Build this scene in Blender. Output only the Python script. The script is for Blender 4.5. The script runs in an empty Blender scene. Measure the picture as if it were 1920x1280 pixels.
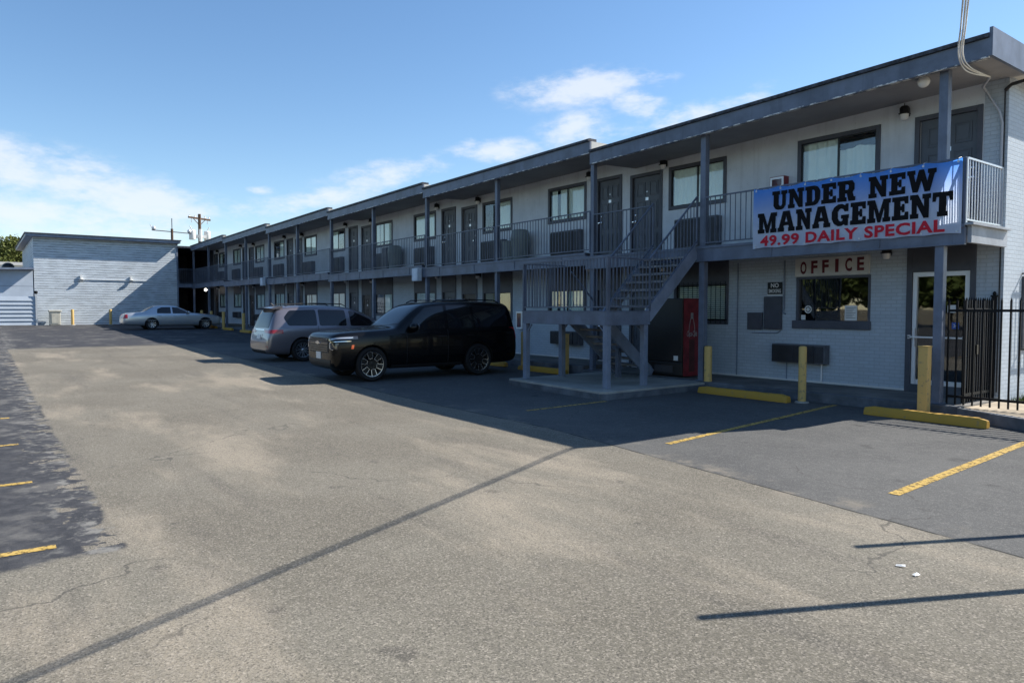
import bpy, bmesh, math, random
from mathutils import Vector, Matrix
from mathutils.geometry import tessellate_polygon
random.seed(7)
SC = bpy.context.scene
COL = SC.collection
PI = math.pi
R = math.radians

# ------------------------------------------------------------------ helpers
WLOC = {}          # world location of every root while it is being built

def tag(o, label=None, cat=None, group=None, kind=None):
    if label: o['label'] = label
    if cat: o['category'] = cat
    if group: o['group'] = group
    if kind: o['kind'] = kind
    return o

def thing(name, label, cat, loc=(0, 0, 0), group=None):
    o = bpy.data.objects.new(name, None)
    o.empty_display_size = .2
    COL.objects.link(o)
    o.location = loc
    WLOC[o] = Vector(loc)
    return tag(o, label, cat, group)

def copy_tree(o, parent=None):
    c = o.copy()
    COL.objects.link(c)
    if parent: c.parent = parent
    for ch in list(o.children): copy_tree(ch, c)
    return c

class MB:
    """collects faces and builds ONE mesh object"""
    def __init__(s): s.v = []; s.f = []; s.m = []; s.cur = 0
    def add(s, vs, fs):
        b = len(s.v)
        s.v += [tuple(p) for p in vs]
        for f in fs: s.f.append([i + b for i in f]); s.m.append(s.cur)
        return s
    def box(s, x0, x1, y0, y1, z0, z1, M=None):
        vs = [Vector(p) for p in ((x0,y0,z0),(x1,y0,z0),(x1,y1,z0),(x0,y1,z0),(x0,y0,z1),(x1,y0,z1),(x1,y1,z1),(x0,y1,z1))]
        if M: vs = [M @ p for p in vs]
        return s.add(vs, [(0,3,2,1),(4,5,6,7),(0,1,5,4),(1,2,6,5),(2,3,7,6),(3,0,4,7)])
    def bar(s, a, b, w, h=None, up=(0, 0, 1)):
        """rectangular bar from a to b, width w, height h"""
        h = h or w
        a = Vector(a); b = Vector(b); d = (b - a).normalized(); u = Vector(up)
        if abs(d.dot(u)) > .99: u = Vector((0, 1, 0))
        x = d.cross(u).normalized() * w / 2; y = x.cross(d).normalized() * h / 2
        vs = [a - x - y, a + x - y, a + x + y, a - x + y, b - x - y, b + x - y, b + x + y, b - x + y]
        return s.add(vs, [(0,1,2,3),(7,6,5,4),(0,4,5,1),(1,5,6,2),(2,6,7,3),(3,7,4,0)])
    def cyl(s, a, b, r, n=10, r2=None, cap=True):
        a = Vector(a); b = Vector(b); d = (b - a).normalized(); r2 = r if r2 is None else r2
        u = Vector((0, 0, 1)) if abs(d.z) < .9 else Vector((1, 0, 0))
        x = d.cross(u).normalized(); y = d.cross(x)
        vs = []
        for k in range(n):
            t = 2 * PI * k / n; o = x * math.cos(t) + y * math.sin(t)
            vs += [a + o * r, b + o * r2]
        fs = [(2*k, 2*((k+1) % n), 2*((k+1) % n)+1, 2*k+1) for k in range(n)]
        if cap: fs += [[2*k for k in range(n)][::-1], [2*k+1 for k in range(n)]]
        return s.add(vs, fs)
    def tube(s, pts, r, n=6):
        pts = [Vector(p) for p in pts]
        vs = []; fs = []; m = len(pts)
        for i, p in enumerate(pts):
            d = (pts[min(i+1, m-1)] - pts[max(i-1, 0)]).normalized()
            u = Vector((0, 0, 1)) if abs(d.z) < .9 else Vector((1, 0, 0))
            x = d.cross(u).normalized(); y = d.cross(x)
            for k in range(n):
                t = 2*PI*k/n; vs.append(p + (x*math.cos(t) + y*math.sin(t)) * r)
        for i in range(m-1):
            for k in range(n):
                fs.append((i*n+k, i*n+(k+1) % n, (i+1)*n+(k+1) % n, (i+1)*n+k))
        fs += [list(range(n))[::-1], [(m-1)*n+k for k in range(n)]]
        return s.add(vs, fs)
    def lathe(s, c, axis, prof, n=24):
        """prof: (distance along axis, radius)"""
        c = Vector(c); d = Vector(axis).normalized()
        u = Vector((0, 0, 1)) if abs(d.z) < .9 else Vector((1, 0, 0))
        x = d.cross(u).normalized(); y = d.cross(x); m = len(prof); vs = []; fs = []
        for (h, r) in prof:
            for k in range(n):
                t = 2*PI*k/n; vs.append(c + d*h + (x*math.cos(t)+y*math.sin(t))*max(r, 1e-4))
        for i in range(m-1):
            for k in range(n):
                fs.append((i*n+k, i*n+(k+1) % n, (i+1)*n+(k+1) % n, (i+1)*n+k))
        return s.add(vs, fs)
    def prism(s, poly, axis, a, b, holes=()):
        """2-D polygon extruded along axis; poly coords are the two other axes in xyz order"""
        loops = [list(poly)] + [list(h) for h in holes]
        def P(p, t):
            return {'x': (t, p[0], p[1]), 'y': (p[0], t, p[1]), 'z': (p[0], p[1], t)}[axis]
        tris = tessellate_polygon([[Vector((p[0], p[1], 0)) for p in l] for l in loops])
        flat = [p for l in loops for p in l]; n = len(flat)
        vs = [P(p, a) for p in flat] + [P(p, b) for p in flat]
        fs = [tuple(t) for t in tris] + [tuple(i+n for i in reversed(t)) for t in tris]
        o = 0
        for l in loops:
            m = len(l)
            for i in range(m):
                j = (i+1) % m; fs.append((o+i, o+i+n, o+j+n, o+j))
            o += m
        return s.add(vs, fs)
    def blob(s, c, r, n=10, m=6, M=None):
        vs = []; fs = []
        for i in range(m+1):
            ph = PI*i/m
            for k in range(n):
                t = 2*PI*k/n
                p = Vector((r[0]*math.sin(ph)*math.cos(t), r[1]*math.sin(ph)*math.sin(t), r[2]*math.cos(ph)))
                if M: p = M @ p
                vs.append(p + Vector(c))
        for i in range(m):
            for k in range(n):
                fs.append((i*n+k, (i+1)*n+k, (i+1)*n+(k+1) % n, i*n+(k+1) % n))
        return s.add(vs, fs)
    def mesh(s, name, off=Vector((0, 0, 0)), smooth=None, fix=True):
        me = bpy.data.meshes.new(name)
        me.from_pydata([tuple(Vector(p) - off) for p in s.v], [], s.f)
        if any(s.m):
            me.polygons.foreach_set('material_index', s.m)
        bm = bmesh.new(); bm.from_mesh(me)
        bmesh.ops.remove_doubles(bm, verts=bm.verts, dist=1e-5)
        if fix: bmesh.ops.recalc_face_normals(bm, faces=bm.faces)
        bm.to_mesh(me); bm.free()
        if smooth is not None:
            me.shade_smooth()
            me.set_sharp_from_angle(angle=R(smooth))
        return me
    def build(s, name, mat, parent=None, smooth=None, bevel=0, fix=True):
        off = Vector((0, 0, 0)); base = None
        if parent is not None:
            p = parent
            while p.parent: p = p.parent
            off = WLOC.get(p, Vector((0, 0, 0)))
        else:
            xs = [p[0] for p in s.v]; ys = [p[1] for p in s.v]; zs = [p[2] for p in s.v]
            off = base = Vector(((min(xs)+max(xs))/2, (min(ys)+max(ys))/2, min(zs)))
        me = s.mesh(name, off, smooth, fix)
        for mm in (mat if isinstance(mat, (list, tuple)) else [mat]): me.materials.append(mm)
        o = bpy.data.objects.new(name, me)
        COL.objects.link(o)
        if parent is not None: o.parent = parent
        else: o.location = base; WLOC[o] = base
        if bevel:
            b = o.modifiers.new('bevel', 'BEVEL'); b.width = bevel; b.segments = 2; b.limit_method = 'ANGLE'; b.angle_limit = R(40)
        return o

# ------------------------------------------------------------------ materials
MATS = {}
class NT:
    def __init__(s, name):
        s.m = bpy.data.materials.new(name); s.m.use_nodes = True
        s.t = s.m.node_tree; s.n = s.t.nodes; s.l = s.t.links
        s.b = s.n['Principled BSDF']; s.out = s.n['Material Output']
        MATS[name] = s.m
    def node(s, t, **k):
        n = s.n.new(t)
        for a, v in k.items(): setattr(n, a, v)
        return n
    def link(s, a, b): s.l.new(a, b)
    def pos(s):
        if not hasattr(s, '_pos'): s._pos = s.node('ShaderNodeNewGeometry').outputs['Position']
        return s._pos
    def objc(s):
        if not hasattr(s, '_obj'): s._obj = s.node('ShaderNodeTexCoord').outputs['Object']
        return s._obj
    def xyz(s, v=None):
        q = s.node('ShaderNodeSeparateXYZ'); s.link(v or s.pos(), q.inputs[0]); return q.outputs
    def math(s, op, a, b=None, c=None, clamp=False):
        n = s.node('ShaderNodeMath', operation=op); n.use_clamp = clamp
        for i, q in enumerate((a, b, c)):
            if q is None: continue
            if isinstance(q, (int, float)): n.inputs[i].default_value = q
            else: s.link(q, n.inputs[i])
        return n.outputs[0]
    def noise(s, scale, detail=4, rough=.55, vec=None, stretch=None):
        n = s.node('ShaderNodeTexNoise'); n.inputs['Scale'].default_value = scale
        n.inputs['Detail'].default_value = detail; n.inputs['Roughness'].default_value = rough
        v = vec or s.pos()
        if stretch:
            mp = s.node('ShaderNodeMapping'); mp.inputs['Scale'].default_value = stretch
            s.link(v, mp.inputs['Vector']); v = mp.outputs[0]
        s.link(v, n.inputs['Vector']); return n.outputs['Fac']
    def ramp(s, fac, a, b, c0=0., c1=1.):
        n = s.node('ShaderNodeMapRange'); n.interpolation_type = 'SMOOTHSTEP'
        n.inputs['From Min'].default_value = a; n.inputs['From Max'].default_value = b
        n.inputs['To Min'].default_value = c0; n.inputs['To Max'].default_value = c1
        s.link(fac, n.inputs['Value']); return n.outputs[0]
    def mix(s, f, a, b, blend='MIX'):
        n = s.node('ShaderNodeMix', data_type='RGBA', blend_type=blend)
        for i, q in ((0, f), (6, a), (7, b)):
            if isinstance(q, (int, float)): n.inputs[i].default_value = q
            elif isinstance(q, (tuple, list)): n.inputs[i].default_value = tuple(q) + ((1,) if len(q) == 3 else ())
            else: s.link(q, n.inputs[i])
        return n.outputs[2]
    def color(s, c): 
        if isinstance(c, tuple): s.b.inputs['Base Color'].default_value = c + (1,)
        else: s.link(c, s.b.inputs['Base Color'])
    def bump(s, h, strength=.3, dist=.01):
        n = s.node('ShaderNodeBump'); n.inputs['Strength'].default_value = strength; n.inputs['Distance'].default_value = dist
        s.link(h, n.inputs['Height']); s.link(n.outputs[0], s.b.inputs['Normal'])
    def set(s, **k):
        for a, v in k.items(): s.b.inputs[a.replace('_', ' ')].default_value = v
        return s

def mat_paint(name, c, rough=.5, var=.18, scale=3., spec=.4, metal=0., bump=.05, obj=False, streak=0, rust=0):
    t = NT(name); v = t.objc() if obj else t.pos()
    n = t.noise(scale, 6, .6, v); n2 = t.noise(scale*9, 3, .6, v)
    d = tuple(q*(1-var*1.6) for q in c); e = tuple(min(1, q*(1+var)) for q in c)
    col = t.mix(t.ramp(n, .3, .7), d, e); col = t.mix(t.ramp(n2, .62, .75, 0, .35), col, tuple(q*.6 for q in c))
    if streak:
        sk = t.noise(1., 6, .65, v, (6, 6, .4)); col = t.mix(t.ramp(sk, .5, .72, 0, streak), col, tuple(q*.45 for q in c))
    if rust:
        rs = t.noise(7, 7, .7, v); col = t.mix(t.ramp(rs, .64, .70, 0, rust), col, (.14, .075, .045))
    t.color(col); t.set(Roughness=rough, Metallic=metal, Specular_IOR_Level=spec)
    if bump: t.bump(n2, bump, .004)
    return t.m

def mat_brick(name, c, bw=.205, bh=.072, strength=.9, mort=.82, dist=.008, var=.1, groove=.009, streak=0):
    t = NT(name); x, y, z = t.xyz()
    cm = t.node('ShaderNodeCombineXYZ'); t.link(t.math('ADD', x, y), cm.inputs[0])
    wob = t.noise(1.6, 2)
    t.link(t.math('ADD', z, t.math('MULTIPLY', t.math('SUBTRACT', wob, .5), .012)), cm.inputs[1])
    b = t.node('ShaderNodeTexBrick'); t.link(cm.outputs[0], b.inputs['Vector'])
    for k, v in (('Scale', 1), ('Brick Width', bw), ('Row Height', bh), ('Mortar Size', groove), ('Mortar Smooth', .35), ('Bias', 0)): b.inputs[k].default_value = v
    b.inputs['Color1'].default_value = tuple(q*(1-var) for q in c)+(1,)
    b.inputs['Color2'].default_value = tuple(q*(1+var) for q in c)+(1,)
    b.inputs['Mortar'].default_value = tuple(q*mort for q in c)+(1,)
    n = t.noise(.9, 5, .6); n2 = t.noise(28, 4, .65)
    col = t.mix(t.ramp(n, .35, .7, 0, .3), b.outputs['Color'], tuple(q*.72 for q in c))
    col = t.mix(t.ramp(n2, .6, .78, 0, .4), col, tuple(q*.6 for q in c))
    # splash dirt low on the wall, streaks
    st = t.noise(2.2, 5, .6, stretch=(5, 5, .35))
    col = t.mix(t.ramp(st, .58, .75, 0, .22), col, tuple(q*.5 for q in c))
    if streak:
        col = t.mix(t.ramp(t.noise(1., 5, .6, stretch=(1.6, 1.6, 3)), .42, .60, 0, .85), col, c)
        s1 = t.noise(1., 5, .65, stretch=(1.1, 1.1, 9)); s2 = t.noise(1., 4, .6, stretch=(3, 3, 16))
        col = t.mix(t.ramp(s1, .42, .72, 0, streak), col, tuple(q*.42 for q in c)); col = t.mix(t.ramp(s2, .52, .75, 0, streak*.8), col, tuple(min(.9, q*1.35) for q in c))
    t.color(col); t.set(Roughness=.62, Specular_IOR_Level=.35)
    h = t.math('ADD', t.math('MULTIPLY', b.outputs['Fac'], -1), t.math('MULTIPLY', n2, .5))
    t.bump(h, strength, dist)
    return t.m

def mat_plain(name, c, rough=.4, metal=0., spec=.5, emit=None, es=0, coat=0.):
    t = NT(name); t.color(c); t.set(Roughness=rough, Metallic=metal, Specular_IOR_Level=spec)
    if coat: t.set(Coat_Weight=coat, Coat_Roughness=.03)
    if emit: t.b.inputs['Emission Color'].default_value = emit+(1,); t.b.inputs['Emission Strength'].default_value = es
    return t.m

def mat_glass(name, tint, dark=.0, refl=1.0, ior=1.5):
    """window glass: see-through by Fresnel, mirror-like on top"""
    t = NT(name); t.n.remove(t.b)
    tr = t.node('ShaderNodeBsdfTransparent'); tr.inputs[0].default_value = tint+(1,)
    gl = t.node('ShaderNodeBsdfGlossy'); gl.inputs['Roughness'].default_value = .02
    gl.inputs[0].default_value = (refl, refl, refl, 1)
    lw = t.node('ShaderNodeLayerWeight'); f0 = ((ior-1)/(ior+1))**2
    fr = t.node('ShaderNodeMath', operation='MULTIPLY_ADD'); t.link(t.math('POWER', lw.outputs['Facing'], 5.), fr.inputs[0]); fr.inputs[1].default_value = 1-f0; fr.inputs[2].default_value = f0
    nz = t.noise(1.3, 2); bp = t.node('ShaderNodeBump'); bp.inputs['Strength'].default_value = .035; bp.inputs['Distance'].default_value = .05
    t.link(nz, bp.inputs['Height']); t.link(bp.outputs[0], gl.inputs['Normal'])
    mx = t.node('ShaderNodeMixShader'); t.link(fr.outputs[0], mx.inputs[0]); t.link(tr.outputs[0], mx.inputs[1]); t.link(gl.outputs[0], mx.inputs[2])
    t.link(mx.outputs[0], t.out.inputs[0]); return t.m

def mat_cloth(name, c, trans=.25, var=.1):
    t = NT(name); n = t.noise(6, 3); col = t.mix(n, tuple(q*(1-var) for q in c), tuple(min(1, q*(1+var)) for q in c))
    t.color(col); t.set(Roughness=.9, Specular_IOR_Level=.1)
    tl = t.node('ShaderNodeBsdfTranslucent'); t.link(col, tl.inputs[0])
    mx = t.node('ShaderNodeMixShader'); mx.inputs[0].default_value = trans
    t.link(t.b.outputs[0], mx.inputs[1]); t.link(tl.outputs[0], mx.inputs[2]); t.link(mx.outputs[0], t.out.inputs[0]); return t.m

STUCCO = mat_paint('stucco_paint', (.63, .67, .71), .8, .06, 1.4, .2, 0, .25, streak=.2)
BRICK = mat_brick('painted_brick', (.46, .52, .58), strength=.38, mort=.80, var=.05, groove=.008)
BRICKW = mat_brick('painted_block', (.60, .66, .71), 60., .165, .9, .42, .03, .03, .024, .45)
TRIM = mat_paint('slate_trim', (.075, .08, .10), .5, .12, 2, .4)
BLUE = mat_paint('blue_grey_paint', (.125, .15, .205), .45, .16, 2, .4, streak=.35, rust=.55)
BLUEL = mat_paint('light_blue_grey_paint', (.18, .215, .285), .45, .16, 2, .4, streak=.25, rust=.45)
RAILM = mat_paint('railing_paint', (.10, .12, .165), .45, .16, 2, .4, streak=.3, rust=.5)
PALE = mat_paint('pale_grey_paint', (.36, .385, .42), .6, .12, 3, .3, rust=.4)
TREADM = mat_paint('worn_tread', (.21, .205, .205), .8, .25, 3, .2, 0, .2)
DOORM = mat_paint('door_paint', (.085, .095, .115), .45, .10, 2, .45)
DOORB = mat_paint('brown_door_paint', (.05, .035, .03), .45, .10, 2, .45)
def mat_chipped():
    t = NT('chipped_trim'); n = t.noise(1., 6, .7, stretch=(5, 20, 20))
    t.color(t.mix(t.ramp(n, .50, .54), (.10, .12, .16), (.70, .70, .68))); t.set(Roughness=.7); return t.m
CHIP = mat_chipped()
SOFFIT = mat_paint('soffit_paint', (.30, .30, .31), .8, .08, 1, .2)
ROOFM = mat_paint('roof_membrane', (.55, .54, .50), .8, .15, 1, .2)
SHINGLE = mat_paint('drip_edge', (.05, .055, .07), .6, .45, 14, .3, 0, .6)
CONC = mat_paint('concrete', (.33, .32, .29), .85, .14, 1.6, .2, 0, .3)
CONCD = mat_paint('painted_concrete', (.115, .128, .148), .75, .25, 2.4, .3, 0, .3)
SAND = mat_paint('sandy_concrete', (.40, .335, .25), .9, .2, 2.2, .2, 0, .3)
WALKM = mat_paint('walkway_concrete', (.19, .18, .165), .85, .2, 1.3, .2, 0, .3)
WHITE = mat_paint('white_paint', (.72, .72, .70), .5, .05, 3)
METALW = mat_plain('white_aluminium', (.75, .76, .78), .35, .2)
IRON = mat_paint('black_iron', (.008, .008, .009), .6, .1, 8, .2)
CHROME = mat_plain('chrome', (.8, .8, .82), .12, 1.)
STEEL = mat_plain('brushed_steel', (.55, .55, .56), .35, 1.)
GLASS = mat_glass('window_glass', (.95, .98, .97), ior=1.65)
GLASSO = mat_glass('office_glass', (.62, .65, .66), ior=2.0)
CURT = mat_cloth('curtain_cloth', (.84, .88, .83), .04, .06)
CURTY = mat_cloth('tan_curtain_cloth', (.42, .36, .22))
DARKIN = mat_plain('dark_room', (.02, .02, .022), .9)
ACM = mat_paint('air_conditioner_grille', (.035, .037, .044), .5, .15, 4, .4)
ACL = mat_paint('air_conditioner_case', (.10, .105, .12), .5, .15, 4, .4)
LAMPB = mat_paint('lamp_black', (.012, .012, .013), .4, .1, 8)
LAMPG = mat_plain('lamp_globe', (.8, .8, .78), .25)
LAMPON = mat_plain('lit_globe', (.9, .9, .85), .3, emit=(1, .95, .85), es=6)
PLASTIC = mat_paint('grey_green_plastic', (.20, .23, .22), .5, .1, 3)
BEIGE = mat_paint('beige_plastic', (.52, .50, .42), .6, .1, 3)
REDM = mat_paint('red_metal', (.20, .018, .024), .4, .2, 4, rust=.5)
BLACKM = mat_paint('black_plastic', (.012, .012, .013), .35, .1, 5)
RUBBER = mat_plain('rubber', (.014, .014, .015), .75, spec=.3)
WOOD = mat_paint('weathered_wood', (.12, .075, .05), .85, .25, 6, .2)
GALV = mat_plain('galvanised', (.62, .63, .64), .4, .5)

def mat_yellow(name, c, wear=.5):
    t = NT(name); n = t.noise(11, 7, .7); n2 = t.noise(1.7, 3)
    base = t.mix(n2, tuple(q*.8 for q in c), c)
    col = t.mix(t.ramp(n, wear, wear+.14, 0, .75), base, (.20, .17, .12))
    t.color(col); t.set(Roughness=.65, Specular_IOR_Level=.3); t.bump(n, .2, .004); return t.m
YEL = mat_yellow('yellow_paint', (.47, .275, .04), .56)
YELP = mat_yellow('pale_yellow_paint', (.66, .44, .15), .545)

def mat_line():
    t = NT('worn_line_paint'); n = t.noise(16, 8, .75); n2 = t.noise(1.2, 3)
    t.color(t.mix(n2, (.42, .27, .06), (.55, .38, .12))); t.set(Roughness=.7, Specular_IOR_Level=.2)
    tr = t.node('ShaderNodeBsdfTransparent'); mx = t.node('ShaderNodeMixShader')
    t.link(t.ramp(n, .47, .60, 0, .85), mx.inputs[0]); t.link(t.b.outputs[0], mx.inputs[1]); t.link(tr.outputs[0], mx.inputs[2])
    t.link(mx.outputs[0], t.out.inputs[0]); return t.m
LINE = mat_line()

# ------------------------------------------------------------------ the lie of the land
SLOPE = .016
def zg(x):
    return 0. if x > -12 else SLOPE * (-12 - max(x, -60))
# ================================================================== GROUND
XB = [300, 60, 20, -12, -20, -30, -40, -50, -60, -90, -200, -600, -1500]
def sheet(name, xs, ys, lift, mat, kind='structure'):
    xs = sorted(set(xs)); ys = sorted(set(ys)); v = []; f = []
    for x in xs:
        for y in ys: v.append((x, y, zg(x) + lift))
    n = len(ys)
    for i in range(len(xs)-1):
        for j in range(n-1): f.append((i*n+j, (i+1)*n+j, (i+1)*n+j+1, i*n+j+1))
    m = MB().add(v, f); o = m.build(name, mat)
    if kind: tag(o, kind=kind)
    return o

def mat_asphalt():
    t = NT('lot_asphalt'); x, y, z = t.xyz()
    nE = t.noise(1.1, 8, .62); nL = t.noise(.45, 5, .6); nF = t.noise(75, 3, .7); nM = t.noise(7, 6, .65)
    nD = t.noise(.5, 6, .62, stretch=(.5, 1.4, 1)); nG = t.noise(160, 2, .6)
    jig = t.math('ADD', t.math('MULTIPLY', t.math('SUBTRACT', t.noise(.9, 2, .5), .5), .16), t.math('MULTIPLY', t.math('SUBTRACT', t.noise(14, 4, .6), .5), .07))
    # old, sun bleached aggregate
    old = t.mix(t.ramp(nL, .38, .62), (.135, .122, .094), (.178, .163, .128))
    old = t.mix(t.ramp(nD, .49, .66, 0, .95), old, (.30, .258, .195))
    trk = t.noise(1., 6, .6, stretch=(.22, 1.9, 1)); old = t.mix(t.ramp(trk, .53, .70, 0, .5), old, (.085, .078, .066))
    spot = t.noise(2.6, 2, .4); old = t.mix(t.ramp(spot, .70, .76, 0, .55), old, (.05, .046, .042))
    old = t.mix(t.ramp(nM, .58, .72, 0, .35), old, (.12, .11, .10))
    # stones showing in it
    st = t.node('ShaderNodeTexVoronoi'); st.inputs['Scale'].default_value = 92; t.link(t.pos(), st.inputs['Vector'])
    sc = t.node('ShaderNodeSeparateColor'); t.link(st.outputs['Color'], sc.inputs[0])
    old = t.mix(t.ramp(sc.outputs[0], .0, 1., 0, .55), old, t.mix(sc.outputs[1], (.03, .028, .026), (.44, .39, .32)))
    old = t.mix(t.ramp(nF, .50, .68, 0, .7), old, (.05, .046, .042))
    # dark seal coat, scuffed and dusty
    seal = t.mix(t.ramp(nM, .35, .7), (.034, .035, .040), (.062, .062, .066))
    seal = t.mix(t.ramp(nE, .52, .64, 0, .6), seal, (.16, .152, .14))
    seal = t.mix(t.math('MULTIPLY', t.math('MULTIPLY', t.ramp(y, .1, .8), t.ramp(y, 1.0, 1.3, 1, 0)), t.ramp(t.noise(5, 7, .7), .5, .62, 0, .8)), seal, (.25, .24, .215))
    seal = t.mix(t.ramp(nG, .5, .75, 0, .35), seal, (.14, .135, .13))
    # newer strip of fine asphalt along the building
    strip = t.mix(t.ramp(nL, .35, .65), (.075, .075, .074), (.105, .104, .10))
    strip = t.mix(t.ramp(nM, .48, .75, 0, .5), strip, (.15, .147, .138))
    strip = t.mix(t.ramp(nG, .45, .8, 0, .6), strip, (.03, .03, .03))
    strip = t.mix(t.ramp(sc.outputs[2], .7, 1., 0, .3), strip, (.26, .25, .23))
    # left strip: y < .85, x < -5.8
    mL = t.math('MULTIPLY', t.ramp(t.math('ADD', y, jig), .80, .87, 1, 0), t.ramp(t.math('ADD', x, t.math('MULTIPLY', jig, 3.2)), -5.95, -5.8, 1, 0))
    wear = t.ramp(t.math('ADD', t.math('MULTIPLY', t.math('SUBTRACT', .85, y), .28), t.noise(3.2, 6, .62)), .455, .50, .0, 1)
    mL = t.math('MULTIPLY', mL, t.math('MAXIMUM', wear, t.ramp(nF, .52, .60, 0, .8)))
    mF = t.ramp(t.math('ADD', x, t.math('MULTIPLY', jig, 3)), -32.4, -31.0, 1, 0)
    seam = t.math('MINIMUM', t.math('ADD', t.math('MULTIPLY', x, -.135), 5.66), 6.75)
    seam = t.math('ADD', seam, t.math('MULTIPLY', t.math('SUBTRACT', t.noise(3, 5, .6), .5), .05))
    d = t.math('SUBTRACT', y, seam)
    mS = t.ramp(d, -.02, .02)
    col = t.mix(mS, old, strip)
    # dust gathered on the seam
    dust = t.math('MULTIPLY', t.ramp(t.math('ABSOLUTE', t.math('ADD', d, -.05)), .02, .45, 1, 0), t.ramp(t.noise(1.6, 6, .65), .5, .68, 0, .75))
    col = t.mix(dust, col, (.24, .21, .165))
    crack = t.math('MULTIPLY', t.ramp(t.math('ABSOLUTE', d), .006, .022, 1, 0), t.ramp(t.noise(2.1, 4), .38, .55, .15, .95))
    col = t.mix(crack, col, (.012, .012, .012))
    col = t.mix(mL, col, seal); col = t.mix(mF, col, seal)
    # a few hairline cracks, oil drips in the bays
    cr = t.node('ShaderNodeTexVoronoi', feature='DISTANCE_TO_EDGE'); cr.inputs['Scale'].default_value = .33
    nw = t.node('ShaderNodeTexNoise'); nw.inputs['Scale'].default_value = 1.4; nw.inputs['Detail'].default_value = 6; t.link(t.pos(), nw.inputs['Vector'])
    va = t.node('ShaderNodeVectorMath', operation='SCALE'); t.link(nw.outputs['Color'], va.inputs[0]); va.inputs['Scale'].default_value = .8
    vb = t.node('ShaderNodeVectorMath', operation='ADD'); t.link(t.pos(), vb.inputs[0]); t.link(va.outputs[0], vb.inputs[1]); t.link(vb.outputs[0], cr.inputs['Vector'])
    col = t.mix(t.math('MULTIPLY', t.ramp(cr.outputs['Distance'], .001, .005, .6, 0), t.ramp(nL, .5, .6)), col, (.05, .047, .043))
    oil = t.math('MULTIPLY', t.ramp(t.noise(1.9, 3, .5), .64, .76, 0, .6), t.ramp(y, 6.5, 8.5))
    col = t.mix(oil, col, (.02, .02, .021))
    t.color(col); t.set(Roughness=.88, Specular_IOR_Level=.25)
    h = t.math('ADD', t.math('MULTIPLY', sc.outputs[0], .6), nF)
    t.bump(h, .55, .006)
    return t.m
ASPH = mat_asphalt()
DIRT = mat_paint('dry_ground', (.17, .145, .10), .95, .25, .6, .1, 0, .4)
sheet('ground', XB, [-1500, -200, -60, 0, 12.7, 60, 300, 1500], -.03, DIRT)
sheet('parking_lot', [x for x in XB if -70 < x <= 60] + [-57, -75], [-45, -20, -8, 0, 5, 12.8], 0, ASPH)

# raised walkway along the building, one slab per building section
NS = 6
XBD = [-4.9 if k == 0 else -13.95 - 8.6*(k-1) for k in range(NS+1)]      # -4.9 ... -56.95
XRF = [-4.62 if k == 0 else -13.68 - 8.6*(k-1) for k in range(NS+1)]
W, B, KERB = 14.4, 12.92, 12.74
def f1(n): return max(.18 + .1*n, zg(XBD[n+1]) + .06)
def dk(n): return 3.14 + .1*n
for n in range(NS):
    x0 = XBD[n+1]; x1 = XBD[n] if n else -4.9
    m = MB(); m.box(x0, x1, KERB+.10, W+.05, -.1, f1(n)-.002)
    tag(m.build('walkway', WALKM), kind='structure')
    m = MB(); m.box(x0, x1, KERB, KERB+.10, -.1, f1(n))
    tag(m.build('kerb', CONCD, bevel=.012), kind='structure')
# side yard right of the building: path, dropped kerb, grass
m = MB(); m.prism([(-4.9, 12.74), (-4.9, 14.6), (-4.35, 14.6), (-4.35, 26), (9, 26), (9, 10.2), (-1.2, 11.0), (-3.6, 12.2)], 'z', -.1, .15)
tag(m.build('side_path', SAND), kind='structure')
m = MB(); m.prism([(-4.9, 12.62), (-4.9, 12.735), (-3.65, 12.19), (-1.22, 10.99), (9, 10.19), (9, 10.07), (-1.25, 10.86), (-3.7, 12.06)], 'z', -.1, .17)
tag(m.build('kerb', CONCD, bevel=.01), kind='structure')
m = MB(); m.box(-4.895, -4.36, 14.62, 26, 0, .10); tag(m.build('soil_strip', DIRT), kind='structure')
GRASS = mat_paint('grass', (.10, .14, .03), .8, .4, 5, .2)
m = MB()
for _ in range(2600):
    x = random.uniform(-4.88, -4.30); y = random.uniform(14.62, 22); h = random.uniform(.05, .16); a = random.uniform(0, 2*PI)
    dx, dy = math.cos(a)*.012, math.sin(a)*.012; lx, ly = random.uniform(-.06, .06), random.uniform(-.06, .06)
    m.add([(x-dx, y-dy, .09), (x+dx, y+dy, .09), (x+lx, y+ly, .09+h)], [(0, 1, 2)])
tag(m.build('grass', GRASS, fix=False), 'short green grass growing along the sunlit brick side wall', 'grass', kind='stuff')

# painted bay lines
def line(p0, p1, w, label):
    a = Vector(p0+(0,)); b = Vector(p1+(0,)); d = (b-a).normalized(); s = Vector((-d.y, d.x, 0))*w/2
    v = []; k = 6
    for i in range(k+1):
        q = a.lerp(b, i/k); j = random.uniform(-.006, .006)
        for e in (q-s, q+s): v.append((e.x+j, e.y, zg(e.x)+.005))
    m = MB().add(v, [(2*i, 2*i+1, 2*i+3, 2*i+2) for i in range(k)])
    tag(m.build('parking_line', LINE), label, 'parking line', 'yellow painted parking bay lines')
line((-3.22, 6.94), (-3.5, 12.0), .11, 'bright yellow bay line, nearest one at the right edge of the lot')
line((-6.22, 7.2), (-6.93, 12.6), .10, 'yellow bay line half in the shadow, between the two front wheel stops')
line((-9.75, 7.6), (-9.85, 9.6), .09, 'faded yellow bay line lying in shade beside the stair pad')
for k, (x, nm) in enumerate(((-6.25, 'nearest'), (-8.74, 'second nearest'), (-11.3, 'third nearest'), (-13.9, 'fourth nearest'))):
    line((x, -4.4), (x+.02, .42-.02*k), .10, 'worn yellow bay line on the dark left strip, %s of that row' % nm)

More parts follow.
